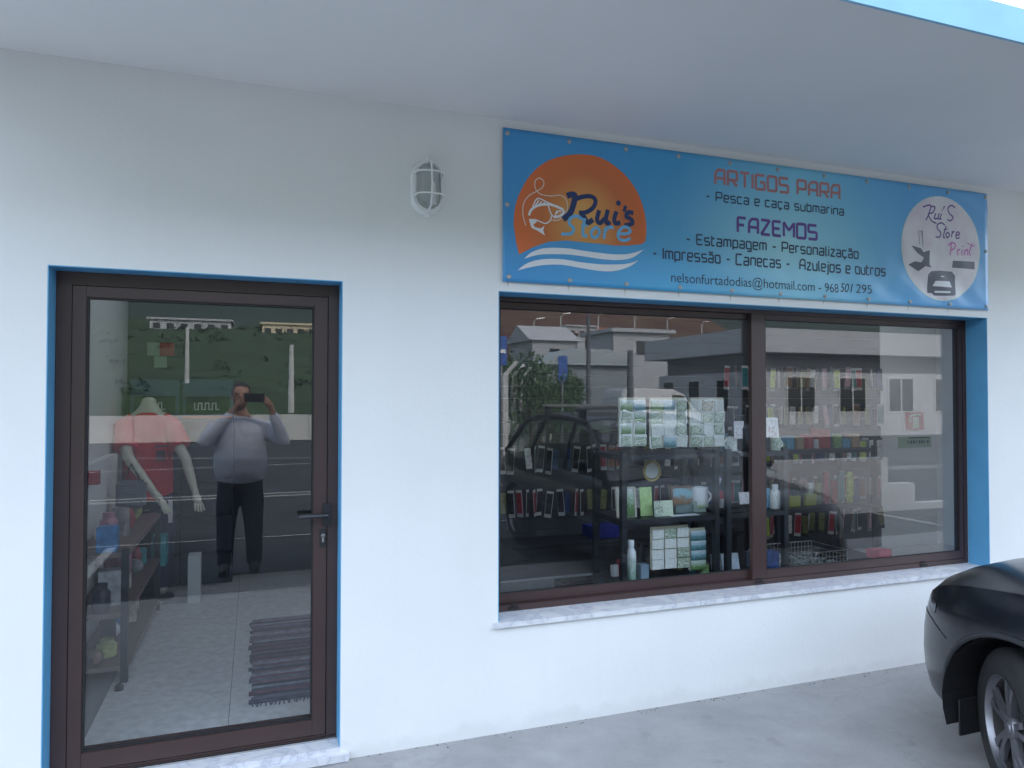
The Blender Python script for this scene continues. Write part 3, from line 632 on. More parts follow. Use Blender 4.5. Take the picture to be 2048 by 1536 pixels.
#@@PART2
# ------------------------------------------------------------------ parked black car, nose to the wall
CX, NOSE = 3.57, -0.60
TAB = [(0.00, .44, .36, .55, .49), (.02, .53, .29, .63, .53), (.05, .585, .24, .70, .58), (.10, .635, .215, .76, .64), (.18, .69, .20, .805, .69), (.26, .745, .20, .835, .72), (.40, .81, .19, .865, .76), (.6, .85, .19, .885, .79),
       (.9, .86, .19, .905, .82), (1.15, .865, .19, .92, .85), (1.5, .868, .18, .93, .87), (2.0, .868, .18, .935, .88), (2.5, .868, .18, .94, .885), (3.0, .868, .18, .945, .89), (3.5, .86, .18, .95, .90),
       (3.8, .825, .22, .95, .90), (4.0, .76, .26, .94, .88), (4.1, .68, .3, .90, .84), (4.14, .56, .36, .82, .78)]
def itp(u, k):
    for a, b in zip(TAB[:-1], TAB[1:]):
        if u <= b[0] + 1e-9:
            t_ = (u - a[0]) / (b[0] - a[0]); return a[k] * (1 - t_) + b[k] * t_
    return TAB[-1][k]
def sm(u, k, d=.05): return sum(itp(min(4.14, max(0, u + d * j / 2)), k) for j in (-2, -1, 0, 1, 2)) / 5
us = [0, .012, .03, .055, .09, .13, .18, .24, .31, .39] + [.48 + .09 * i for i in range(36)] + [3.8, 3.88, 3.95, 4.01, 4.06, 4.1, 4.13, 4.14]
us = sorted(set(round(u, 3) for u in us))
def sect(u):
    W, B, T, S = sm(u, 1), sm(u, 2), sm(u, 3), sm(u, 4)
    h = [(0, B), (.5 * W, B), (.84 * W, B), (.945 * W, B + .035), (.985 * W, B + .11), (W, B + .5 * (S - B)), (.992 * W, S - .10), (.972 * W, S - .035), (.93 * W, S + .25 * (T - S)), (.80 * W, S + .62 * (T - S)), (.58 * W, S + .86 * (T - S)), (.3 * W, S + .97 * (T - S)), (0, T)]
    return [(a, b) for a, b in h] + [(-a, b) for a, b in h[-2:0:-1]]
body = MB(); secs = [sect(u) for u in us]; n_ = len(secs[0])
body.add([(CX - a, NOSE - u, b) for u, sc in zip(us, secs) for a, b in sc], [(i * n_ + k, i * n_ + (k + 1) % n_, (i + 1) * n_ + (k + 1) % n_, (i + 1) * n_ + k) for i in range(len(us) - 1) for k in range(n_)] + [tuple(range(n_)), tuple((len(us) - 1) * n_ + k for k in range(n_))])
M_paint = mat('black_car_paint', (.008, .010, .014), .2, spec=.36)
M_trim = mat('black_trim', (.02, .022, .026), .5)
M_carglass = mat('dark_car_glass', (.015, .02, .02), .04, spec=.8)
M_cg2 = glass_mat('tinted_car_glass', (.86, .90, .87), .05)
M_tyre = mat('tyre_rubber', (.014, .014, .015), .75, bump=.3, bscale=90)
M_alloy = mat('alloy_rim', (.22, .22, .24), .38, metal=.85, var=.1, vscale=20)
car = thing('parked_car', 'glossy black hatchback with roof bars parked nose in against the shop wall', 'car', (CX, NOSE - .74, 0))
W1, W2 = NOSE - .665, NOSE - 3.25
bme = mesh_of(body, 'car_body', True, origin=(CX, NOSE - .74, 0))
tmp = bpy.data.objects.new('tmp', bme); COL.objects.link(tmp)
cut = MB()
for wy in (W1, W2):
    for s in (-1, 1): cut.lathe([(.339, s * .52), (.339, s * 1.0)], (0, wy - (NOSE - .74), .305), 'X', 40)
cme = mesh_of(cut, 'cut'); cuto = bpy.data.objects.new('cut', cme); COL.objects.link(cuto)
md = tmp.modifiers.new('b', 'BOOLEAN'); md.object = cuto; md.operation = 'DIFFERENCE'; md.solver = 'EXACT'
dg = bpy.context.evaluated_depsgraph_get(); nb = bpy.data.meshes.new_from_object(tmp.evaluated_get(dg))
bpy.data.objects.remove(tmp); bpy.data.objects.remove(cuto)
cb = obj('car_body', nb, M_paint, car); nb.set_sharp_from_angle(angle=R(32))
bvh = BVHTree.FromPolygons([v for v in body.v], [tuple(f) for f in body.f])
def side(y, z, s=-1):
    h = bvh.ray_cast(Vector((CX + s * 2, y, z)), Vector((-s, 0, 0))); return h[0] if h[0] else None
def topz(x, y):
    h = bvh.ray_cast(Vector((x, y, 3)), Vector((0, 0, -1))); return h[0]
for wy in (W1, W2):
    for s in (-1, 1):
        # arch lip follows the body side
        pts = []
        for k in range(25):
            a = R(-14 + 208 * k / 24); y = wy + .350 * math.cos(a); z = .305 + .350 * math.sin(a); p = side(y, max(z, .24), s)
            if p: pts.append(Vector((p.x + s * .002, y, z)))
        obj('wheel_arch_trim', MB().tube(pts, [.012 if 0 < i < len(pts) - 1 else .006 for i in range(len(pts))], 8), M_trim, cb, smooth=True)
        ln = MB(); vs = []
        for k in range(21):
            a = R(-20 + 220 * k / 20)
            for dx in (.54, .80): vs.append((CX + s * dx, wy + .336 * math.cos(a), .305 + .336 * math.sin(a)))
        ln.add(vs, [(2 * i, 2 * i + 2, 2 * i + 3, 2 * i + 1) for i in range(20)]); obj('wheel_arch_liner', ln, M_black, cb)
def seam(name, pts, r=.0028, m=None, off=.0005):
    q = [side(y, z) for y, z in pts]; q = [p + Vector((-off, 0, 0)) for p in q if p]
    if len(q) > 1: obj(name, MB().tube(q, r, 6), m or M_black, cb, smooth=True)
def lerp_pts(a, b, n): return [(a[0] + (b[0] - a[0]) * k / n, a[1] + (b[1] - a[1]) * k / n) for k in range(n + 1)]
seam('bumper_seam', lerp_pts((NOSE - .05, .60), (NOSE - .20, .585), 8) + lerp_pts((NOSE - .21, .582), (NOSE - .33, .545), 4))
seam('wing_seam', lerp_pts((NOSE - 1.13, .25), (NOSE - 1.16, .82), 8))
seam('door_seam', lerp_pts((NOSE - 2.08, .22), (NOSE - 2.10, .86), 6)); seam('door_seam', lerp_pts((NOSE - 2.95, .25), (NOSE - 3.05, .86), 6))
seam('rubbing_strip', lerp_pts((NOSE - 1.18, .52), (NOSE - 2.92, .54), 14), .013, M_trim, .004)
for s in (-1, 1):
    # headlamps wrap the front corners
    vs = []; nu, nv = 8, 4
    for i in range(nu + 1):
        for j in range(nv + 1):
            y = NOSE - .03 - .20 * i / nu; base = .60 + .02 * i / nu; z = base + (.065 - .02 * i / nu) * j / nv
            p = side(y, min(z, sm(NOSE - y, 4) - .0), s); vs.append(Vector((p.x + s * .003, y, p.z)) if p else Vector((CX + s * .5, y, z)))
    obj('headlamp', MB().add(vs, [(i * (nv + 1) + j, (i + 1) * (nv + 1) + j, (i + 1) * (nv + 1) + j + 1, i * (nv + 1) + j + 1) for i in range(nu) for j in range(nv)]), mat('smoked_lens', (.05, .055, .065), .05, spec=.9), cb, smooth=True)
obj('licence_plate', MB().box(CX - .26, CX + .26, NOSE + .002, NOSE + .016, .40, .51), mat('plate_white', (.6, .6, .58), .4), cb, bevel=.002)
obj('plate_holder', MB().box(CX - .272, CX + .272, NOSE - .03, NOSE + .0015, .388, .522), M_trim, cb, bevel=.003)
obj('grille', MB().box(CX - .34, CX + .34, NOSE - .03, NOSE + .004, .29, .37), M_trim, cb, bevel=.004)
obj('air_deflector', MB().box(CX - .76, CX - .50, W1 + .285, W1 + .292, .15, .30), M_black, cb)
# greenhouse
GT = [(1.02, .80, .86, .905), (1.25, .79, .76, 1.02), (1.5, .785, .69, 1.17), (1.75, .785, .645, 1.30), (1.95, .785, .625, 1.365), (2.2, .785, .61, 1.405), (2.6, .785, .605, 1.42), (3.0, .785, .60, 1.415), (3.4, .78, .59, 1.385), (3.65, .76, .575, 1.33), (3.85, .74, .60, 1.20), (4.02, .70, .62, 1.03), (4.08, .68, .64, .93)]
def gi(u, k):
    for a, b in zip(GT[:-1], GT[1:]):
        if u <= b[0] + 1e-9: t_ = (u - a[0]) / (b[0] - a[0]); return a[k] * (1 - t_) + b[k] * t_
    return GT[-1][k]
gu = [1.02 + (4.08 - 1.02) * i / 60 for i in range(61)]
def gsec(u):
    Wb, Wr, H = gi(u, 1), gi(u, 2), gi(u, 3); zb = min(.90, H - .004); q = []
    for f in (0, .25, .5, .75, .93): q.append((Wb + (Wr - Wb) * f ** 1.25, zb + (H - .045 - zb) * f if H - .045 > zb else zb + (H - zb) * f * .5))
    q += [(Wr - .03, max(zb, H - .018)), (Wr - .12, max(zb, H - .004)), (Wr * .5, H + .004), (0, H + .008)]
    return q + [(-a, b) for a, b in q[-2::-1]]
gs = [gsec(u) for u in gu]; gn = len(gs[0]); V = [Vector((CX - a, NOSE - u, b)) for u, sc in zip(gu, gs) for a, b in sc]
groups = {'windscreen': [], 'roof': [], 'side_window': [], 'side_window_r': [], 'rear_window': []}
for i in range(len(gu) - 1):
    uc = (gu[i] + gu[i + 1]) / 2
    for k in range(gn - 1):
        kk = min(k, gn - 2 - k)
        f = (i * gn + k, i * gn + k + 1, (i + 1) * gn + k + 1, (i + 1) * gn + k)
        if kk >= 4: g = 'windscreen' if uc < 1.93 else 'roof' if uc < 3.62 else 'rear_window'
        else: g = 'side_window' if k < gn / 2 else 'side_window_r'
        groups[g].append(f)
for g, fs in groups.items():
    used = sorted({i for f in fs for i in f}); ix = {a: b for b, a in enumerate(used)}
    obj(g.replace('_r', '') if g == 'side_window_r' else g, MB().add([V[i] for i in used], [tuple(ix[i] for i in f) for f in fs]), M_paint if g == 'roof' else M_cg2, car if g == 'roof' else cb, smooth=True)
gb = BVHTree.FromPolygons(V, [(i * gn + k, i * gn + k + 1, (i + 1) * gn + k + 1, (i + 1) * gn + k) for i in range(len(gu) - 1) for k in range(gn - 1)])
def gside(y, z, s):
    h = gb.ray_cast(Vector((CX + s * 2, y, z)), Vector((-s, 0, 0))); return h[0]
for s in (-1, 1):
    for (ua, za, ub, zb, r_) in [(1.22, .93, 1.93, 1.335, .022), (2.10, .91, 2.16, 1.36, .030), (3.02, .91, 2.96, 1.37, .030), (3.95, .93, 3.60, 1.33, .035)]:
        q = []
        for k in range(9):
            p = gside(NOSE - (ua + (ub - ua) * k / 8), za + (zb - za) * k / 8, s)
            if p: q.append(p)
        if len(q) > 2: obj('pillar', MB().tube(q, r_, 8), M_paint, cb, smooth=True)
    rl = []
    for k in range(30):
        u = 1.93 + (3.68 - 1.93) * k / 29; rl.append((CX + s * (gi(u, 2) + .005), NOSE - u, gi(u, 3) - .03))
    obj('roof_rail', MB().tube(rl, .02, 8), M_paint, cb, smooth=True)
    obj('door_mirror', MB().ball((CX + s * .94, NOSE - 1.38, .98), .085, .05, .065, 14, 10).box(CX + s * .80 - .05, CX + s * .80 + .05, NOSE - 1.40, NOSE - 1.36, .93, .96), M_paint, cb, smooth=True)
for u in (2.15, 3.0):
    zr = gi(u, 3) + .06
    cbm = MB().box(CX - .62, CX + .62, NOSE - u - .02, NOSE - u + .02, zr, zr + .028)
    bar = obj('roof_bar', cbm, mat('roof_bar_grey', (.45, .46, .47), .35, metal=.6), car, bevel=.005)
    for s in (-1, 1): obj('bar_foot', MB().box(CX + s * .56 - .035, CX + s * .56 + .035, NOSE - u - .03, NOSE - u + .03, zr - .075, zr), M_trim, bar, bevel=.006)
M_seat = mat('seat_fabric', (.04, .042, .045), .9)
for x in (CX - .36, CX + .36): obj('seat', MB().box(x - .22, x + .22, NOSE - 2.42, NOSE - 2.28, .80, 1.08).box(x - .12, x + .12, NOSE - 2.42, NOSE - 2.33, 1.10, 1.26), M_seat, cb, bevel=.03)
obj('rear_seat', MB().box(CX - .58, CX + .58, NOSE - 3.32, NOSE - 3.2, .85, 1.06), M_seat, cb, bevel=.03)
obj('steering_wheel', MB().tube([(CX - .36 + .17 * math.cos(a), NOSE - 1.86 - .05 * math.sin(a), 1.0 + .15 * math.sin(a)) for a in [2 * math.pi * k / 20 for k in range(20)]], .014, 6, closed=True), M_trim, cb)
# wheels
def wheel(cx, cy, s, steer):
    rot = Matrix.Rotation(steer, 3, 'Z')
    def tr(mb):
        mb.v = [rot @ (v * .955) + Vector((cx, cy, .298)) for v in mb.v]; return mb
    tw = .095                         # outer face towards s*x
    ty = MB().lathe([(.195, -tw), (.225, -tw - .008), (.27, -tw - .006), (.298, -tw + .012), (.309, -tw + .030), (.310, -.052), (.303, -.050), (.303, -.043), (.311, -.041), (.312, -.006), (.304, -.004), (.304, .004), (.312, .006), (.311, .041), (.303, .043), (.303, .050), (.310, .052), (.309, tw - .030), (.298, tw - .012), (.27, tw + .006), (.225, tw + .008), (.195, tw), (.19, 0)], (0, 0, 0), 'X', 48, closed=True)
    wh = obj('wheel', tr(ty), M_tyre, car, smooth=True)
    for gr in (-.045, -.015, .015, .045): pass
    rm = MB().lathe([(.196, tw * s), (.199, tw * s + s * .004), (.194, tw * s + s * .003), (.186, tw * s - s * .012), (.184, tw * s - s * .022)], (0, 0, 0), 'X', 48, cap=False)
    ob = obj('rim', tr(rm), M_alloy, wh, smooth=True)
    obj('rim_barrel', tr(MB().lathe([(.1838, tw * s - s * .022), (.178, 0), (.178, -tw * s)], (0, 0, 0), 'X', 48, cap=False)), mat('brake_dust', (.045, .043, .042), .6, metal=.3), wh, smooth=True)
    sp = MB()
    for k in range(5):
        a0 = 2 * math.pi * k / 5 + .35
        for da in (-.17, .17):
            a = a0 + da; d = Vector((0, math.cos(a), math.sin(a))); nn = Vector((0, -math.sin(a), math.cos(a)))
            hub = Vector((s * .078, 0, 0)) + Vector((0, math.cos(a0 + da * .4), math.sin(a0 + da * .4))) * .035; tip = Vector((s * .080, 0, 0)) + d * .186
            vs = []
            for p, w_, th in ((hub, .014, .028), (hub * .5 + tip * .5 + Vector((s * .004, 0, 0)), .011, .022), (tip, .015, .018)):
                vs += [p + nn * w_, p - nn * w_, p - nn * w_ * 1.2 - Vector((s * th, 0, 0)), p + nn * w_ * 1.2 - Vector((s * th, 0, 0))]
            sp.add(vs, [(4 * i + j, 4 * i + (j + 1) % 4, 4 * i + 4 + (j + 1) % 4, 4 * i + 4 + j) for i in (0, 1) for j in range(4)] + [(0, 1, 2, 3), (8, 9, 10, 11)])
    obj('spokes', tr(sp), M_alloy, wh)
    obj('hub_cap', tr(MB().lathe([(.050, s * .045), (.050, s * .072), (.043, s * .082), (.028, s * .083), (.024, s * .088), (0, s * .090)], (0, 0, 0), 'X', 24)), M_alloy, wh, smooth=True)
    obj('brake_disc', tr(MB().lathe([(.135, s * .008), (.135, s * .018), (.06, s * .020)], (0, 0, 0), 'X', 32)), mat('brake_steel', (.45, .43, .42), .35, metal=1), wh)
    obj('brake_caliper', tr(MB().box(-.03 * 1, .045, .02, .10, .06, .15).v and MB().box(min(0, s * .045), max(0, s * .045), .03, .11, .05, .145)), mat('caliper_grey', (.5, .5, .5), .5), wh, bevel=.006)
for s in (-1, 1):
    wheel(CX + s * .745, W1, s, R(-34)); wheel(CX + s * .765, W2, s, 0)

# ------------------------------------------------------------------ shop interior
IX0, IX1, IY1, IYB, FZ, CZ = -.98, 6.79, 3.40, 2.40, .05, 2.66
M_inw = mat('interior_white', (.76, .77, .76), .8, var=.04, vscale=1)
M_slat = mat('slatwall_grey', (.05, .055, .062), .6, var=.05, vscale=2)
obj('floor_base', MB().box(IX0 - .1, IX1 + .1, .2405, IY1 + .1, -.05, FZ - .008), mat('grout', (.2, .2, .2), .9), kind='structure')
flo = obj('floor', MB().box(DL - .2, DR + .2, .2402, .25, FZ - .0079, FZ), mat('grout', (.2, .2, .2), .9), kind='structure')
M_tile = mat('floor_tile', (.50, .50, .49), .35, var=.16, vscale=22, detail=8)
tme = mesh_of(MB().box(.0015, .5985, .0015, .5985, 0, .008), 'floor_tile', bevel=.001); tme.materials.append(M_tile)
for i in range(15):
    for j in range(6):
        x = -.98 + .6 * i - .02 * 0; y = .25 + .6 * j
        if x > IX1 or y > IY1: continue
        o = bpy.data.objects.new('floor_tile', tme); COL.objects.link(o); o.parent = flo; o.location = (x + .28 - .6 * (i > 99), y, FZ - .008 + rnd.uniform(0, .0006)); 
for (a, nm) in [((IX0 - .1, IX0, .2405, IY1 + .1, FZ, CZ), 'interior_wall'), ((IX1, IX1 + .1, .2405, IY1 + .1, FZ, CZ), 'interior_wall'), ((1.0, IX1, IYB, IYB + .1, FZ, CZ), 'interior_wall'), ((1.0, 1.1, IYB + .101, IY1 + .1, FZ, CZ), 'interior_wall')]:
    obj(nm, MB().box(*a), M_inw, kind='structure')
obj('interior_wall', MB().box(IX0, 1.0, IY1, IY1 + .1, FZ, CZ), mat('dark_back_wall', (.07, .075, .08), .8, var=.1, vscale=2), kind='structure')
obj('interior_ceiling', holed(IX0 - .1, IX1 + .1, .2405, IY1 + .1, CZ, CZ + .1, HOLES), M_inw, kind='structure')
def pic(name, cols, scale=6, horizon=True):
    if name in MATS: return MATS[name]
    m = bpy.data.materials.new(name); m.use_nodes = True; n = m.node_tree.nodes; l = m.node_tree.links; b = n['Principled BSDF']; b.inputs['Roughness'].default_value = .35
    tc = n.new('ShaderNodeTexCoord'); oi = n.new('ShaderNodeObjectInfo')
    v = n.new('ShaderNodeVectorMath'); v.operation = 'ADD'; l.new(tc.outputs['Generated'], v.inputs[0]); l.new(oi.outputs['Location'], v.inputs[1])
    no = n.new('ShaderNodeTexNoise'); no.inputs['Scale'].default_value = scale; no.inputs['Detail'].default_value = 7; no.inputs['Roughness'].default_value = .7; l.new(v.outputs[0], no.inputs['Vector'])
    r = n.new('ShaderNodeValToRGB'); r.color_ramp.interpolation = 'EASE'; e = r.color_ramp.elements
    for k, c in enumerate(cols):
        p = k / (len(cols) - 1) if len(cols) > 1 else 0
        el = e[k] if k < 2 else e.new(p)
        el.position = p; el.color = (*c, 1)
    if horizon:
        sx = n.new('ShaderNodeSeparateXYZ'); l.new(tc.outputs['Generated'], sx.inputs[0])
        ma = n.new('ShaderNodeMath'); ma.operation = 'MULTIPLY_ADD'; ma.inputs[1].default_value = 1.1; l.new(no.outputs['Fac'], ma.inputs[0])
        mz = n.new('ShaderNodeMath'); mz.operation = 'MULTIPLY_ADD'; mz.inputs[1].default_value = .75; mz.inputs[2].default_value = -.42; l.new(sx.outputs['Z'], mz.inputs[0])
        l.new(mz.outputs[0], ma.inputs[2]); l.new(ma.outputs[0], r.inputs[0])
    else:
        mr = n.new('ShaderNodeMapRange'); mr.inputs['From Min'].default_value = .3; mr.inputs['From Max'].default_value = .7; l.new(no.outputs['Fac'], mr.inputs['Value']); l.new(mr.outputs[0], r.inputs[0])
    l.new(r.outputs[0], b.inputs['Base Color']); MATS[name] = m; return m
P_green = pic('picture_green', [(.04, .10, .03), (.14, .26, .09), (.45, .55, .42), (.8, .84, .86)], 9)
P_sea = pic('picture_sea', [(.05, .12, .10), (.10, .24, .26), (.42, .56, .62), (.8, .84, .86)], 9)
P_mix = pic('picture_mixed', [(.05, .07, .04), (.74, .78, .66), (.18, .26, .16), (.88, .88, .82)], 7, False)
P_sand = pic('picture_sand', [(.12, .09, .06), (.80, .74, .62), (.34, .24, .16), (.88, .86, .80)], 7, False)
P_text = pic('picture_text', [(.04, .04, .04), (.80, .80, .74), (.84, .85, .80)], 10, False)
def ordn(k):
    a = ['first', 'second', 'third', 'fourth', 'fifth', 'sixth', 'seventh', 'eighth', 'ninth', 'tenth', 'eleventh', 'twelfth', 'thirteenth', 'fourteenth', 'fifteenth', 'sixteenth', 'seventeenth', 'eighteenth', 'nineteenth']
    if k < 19: return a[k]
    t_ = (k + 1) // 10; r_ = (k + 1) % 10; tn = ['', '', 'twent', 'thirt', 'fort', 'fift', 'sixt', 'sevent', 'eight', 'ninet'][t_]
    return tn + 'ieth' if r_ == 0 else tn + 'y-' + a[r_ - 1]
M_frosted = mat('frosted_bag', (.85, .86, .83), .25)
def rack(x0, x1, y0, y1, levels, label):
    r_ = thing('metal_rack', label, 'shelf rack', ((x0 + x1) / 2, (y0 + y1) / 2, FZ))
    for (x, y) in ((x0, y0), (x1 - .035, y0), (x0, y1 - .035), (x1 - .035, y1 - .035)):
        obj('post', MB().box(x, x + .035, y, y + .035, FZ, levels[0] + .02), M_blackmetal, r_, bevel=.002)
    for z in levels: obj('shelf', MB().box(x0 + .002, x1 - .002, y0 + .002, y1 - .002, z - .03, z), M_blackmetal, r_, bevel=.002)
    return r_
RY0, RY1 = .42, .80
rack(1.97, 2.63, RY0, RY1, [1.245, .875, .50, .16], 'black metal rack of souvenirs behind the left window pane')
rack(2.68, 3.14, RY0, RY1, [1.245, .875, .50, .16], 'narrow black metal rack behind the window mullion')
rack(3.75, 4.75, 1.25, 1.65, [1.17, .72, .30], 'wide black metal rack deeper inside behind the right pane')
def boxthing(name, label, cat, x0, x1, y0, y1, z0, z1, m, group=None, lean=0.0, bevel=.001, rz=0):
    cx, cy = (x0 + x1) / 2, (y0 + y1) / 2
    mb = MB().box(x0 - cx, x1 - cx, y0 - cy, y1 - cy, 0, z1 - z0)
    o = obj(name, mb, m, bevel=bevel); o.location = (cx, cy, z0); o.rotation_euler = (-lean, 0, rz)
    o['label'] = label; o['category'] = cat
    if group: o['group'] = group
    return o
# three boards of bagged magnets on the top shelf
Yb = .50
def board(pxa, pxb, pya, pyb, cols, rows, mats, label, glabel, group, seed, yb=Yb, frost=True, card=None):
    r2 = random.Random(seed); a = at(pxa, pyb, yb); b = at(pxb, pyb, yb); top = at((pxa + pxb) / 2, pya, yb).z; bot = (a.z + b.z) / 2
    x0, x1 = a.x, b.x
    boxthing('display_board', label, 'display board', x0, x1, yb + .004, yb + .012, bot, top, card or mat('board_cream', (.60, .56, .42), .6))
    w_, h = (x1 - x0) / cols, (top - bot - .012) / rows
    for i in range(cols):
        for j in range(rows):
            m_ = r2.choice(mats); cx = x0 + w_ * (i + .5) + r2.uniform(-.002, .002); z = bot + h * j + r2.uniform(0, .004)
            ks = r2.uniform(.36, .48) if frost else .46; kh = r2.uniform(.74, .94) if frost else .93
            o = boxthing('souvenir_magnet', glabel % (ordn(i), ordn(rows - 1 - j)), 'magnet', cx - w_ * ks, cx + w_ * ks, yb - .012, yb - .004, z, z + h * kh, m_, group, bevel=.0015, rz=r2.uniform(-.08, .08) if frost else 0)
            o.rotation_euler[1] = r2.uniform(-.10, .10) * frost
            if frost:
                o.rotation_euler[0] = r2.uniform(-.12, .12)
                if r2.random() < .6: obj('bag_fold', MB().box(-w_ * .35, w_ * .35, -.007, -.003, h * .86, h * 1.02, rot=Matrix.Rotation(r2.uniform(-.4, .4), 3, 'Y')), M_frosted, o)
                obj('clear_bag', MB().box(-w_ * .49, w_ * .49, .0045, .0055, -.003, h * .97), M_frosted, o)
g_ = 'bagged souvenir magnets on the boards of the top shelf'
board(1238, 1292, 795, 893, 2, 4, [P_mix, P_mix, P_text, P_green, P_sea], 'leftmost of three cream boards of bagged magnets on the top shelf', 'pale bagged magnet on the leftmost top shelf board, %s column, %s row down', g_, 1)
board(1300, 1374, 795, 895, 3, 4, [P_mix, P_green, P_sea, P_text], 'middle cream board of green and white bagged magnets on the top shelf', 'green or white bagged magnet on the middle top shelf board, %s column, %s row down', g_, 2)
board(1380, 1448, 795, 893, 3, 4, [P_sand, P_mix, P_sand, P_text], 'rightmost cream board of sandy bagged magnets on the top shelf', 'sandy bagged magnet on the rightmost top shelf board, %s column, %s row down', g_, 3)
board(1302, 1377, 1052, 1137, 3, 4, [P_text, P_text, P_mix], 'board of small white printed cards standing on the low shelf', 'small white printed card on the low shelf board, %s column, %s row down', 'printed magnet cards on the low shelf', 4, frost=False)
board(1379, 1411, 1056, 1140, 1, 4, [P_sea, P_green], 'narrow board of blue green view magnets beside the white cards', 'blue green view magnet on the narrow low board, %s column, %s row down', 'view magnets on the low shelf', 5, frost=False)
# middle shelf
def flat(name, label, cat, pxa, pya, pxb, pyb, m, y=.52, th=.008, lean=.12, base=None, framec=None):
    a = at(pxa, pyb, y); b = at(pxb, pya, y)
    z0 = base if base is not None else a.z
    o = boxthing(name, label, cat, a.x, b.x, y, y + th, z0, z0 + (b.z - a.z), m, lean=lean, bevel=.001)
    if framec:
        w_, h = b.x - a.x, b.z - a.z; 
        obj('frame', MB().box(-w_ / 2 - .012, -w_ / 2, -.008, .008, -.01, h + .01).box(w_ / 2, w_ / 2 + .012, -.008, .008, -.01, h + .01).box(-w_ / 2, w_ / 2, -.008, .008, h, h + .012).box(-w_ / 2, w_ / 2, -.008, .008, -.012, 0), framec, o)
    return o
S2 = .876
flat('picture_tile', 'tall tile with a tower view at the left end of the middle shelf', 'tile', 1238, 965, 1270, 1022, P_green, base=S2, framec=mat('tile_cream', (.55, .50, .42), .5))
flat('green_card', 'light green printed card standing on the middle shelf', 'card', 1282, 968, 1306, 1026, mat('card_green', (.42, .58, .24), .5, var=.2, vscale=30), base=S2)
flat('picture_tile', 'small grey leaf patterned tile on the middle shelf before the green card', 'tile', 1310, 990, 1327, 1022, P_mix, base=S2, y=.47)
flat('picture_tile', 'small green and white leafy tile beside the wooden plaque', 'tile', 1327, 992, 1347, 1024, pic('picture_leaf', [(.2, .36, .12), (.7, .76, .6), (.25, .4, .2)], 10, False), base=S2, y=.47)
flat('wooden_plaque', 'brown wooden plaque with a small sea picture on the middle shelf', 'plaque', 1347, 975, 1388, 1012, pic('picture_plaque', [(.22, .12, .06), (.30, .17, .09), (.30, .55, .62), (.3, .18, .1)], 2), y=.56, base=S2 + .04, framec=mat('plaque_wood', (.17, .10, .07), .5))
flat('plaque_stand', 'grey green stand under the wooden plaque', 'stand', 1352, 1006, 1388, 1024, mat('stand_grey', (.18, .24, .24), .5), y=.53, base=S2, th=.05, lean=0)
flat('white_booklet', 'white booklet lying flat at the front of the middle shelf', 'booklet', 1345, 1022, 1400, 1026, M_print, y=.44, th=.06, lean=0, base=S2)
flat('folded_card', 'slanted white card standing at the left of the narrow rack', 'card', 1424, 945, 1436, 985, pic('picture_slant', [(.6, .35, .2), (.5, .6, .7), (.8, .82, .85)], 3), y=.47, base=.99).rotation_euler = (0, .62, .5)
def mug(name, label, px, pya, pyb, y, m, base=None, flip=1):
    a = at(px, pyb, y); h = at(px, pya, y).z - a.z; z0 = base if base is not None else a.z; r_ = h * .42
    t_ = thing(name, label, 'mug', (a.x, y, z0))
    obj('mug_body', MB().lathe([(r_ * .94, 0), (r_, h * .06), (r_, h), (r_ * .92, h), (r_ * .9, h * .08), (0, h * .07)], (a.x, y, z0), 'Z', 24), m, t_, smooth=True)
    obj('mug_handle', MB().tube([(a.x + flip * (r_ * .95 + r_ * .55 * math.sin(math.pi * k / 8)), y - .006, z0 + h * (.2 + .6 * k / 8)) for k in range(9)], h * .055, 8), M_print, t_, smooth=True)
    return t_
def bottle(name, label, px, pya, pyb, y, m, cap, base=None, wr=.17):
    a = at(px, pyb, y); h = at(px, pya, y).z - a.z; z0 = base if base is not None else a.z; r_ = h * wr
    t_ = thing(name, label, 'bottle', (a.x, y, z0))
    obj('bottle_body', MB().lathe([(r_ * .9, 0), (r_, h * .03), (r_, h * .62), (r_ * .92, h * .72), (r_ * .55, h * .82), (r_ * .5, h * .84), (0, h * .84)], (a.x, y, z0), 'Z', 20), m, t_, smooth=True)
    obj('bottle_cap', MB().lathe([(r_ * .6, h * .84), (r_ * .62, h * .98), (r_ * .5, h), (0, h)], (a.x, y, z0), 'Z', 18), cap, t_, smooth=True)
    return t_
M_mugp = pic('mug_print', [(.3, .45, .2), (.78, .78, .78), (.8, .8, .8)], 3)
mug('printed_mug', 'white mug with green print at the right end of the middle shelf', 1400, 966, 1005, .56, M_mugp, S2 + .03)
flat('mug_box', 'pale box under the white mug with green print', 'box', 1386, 1003, 1412, 1026, mat('box_sage', (.34, .42, .36), .6), y=.53, th=.06, lean=0, base=S2)
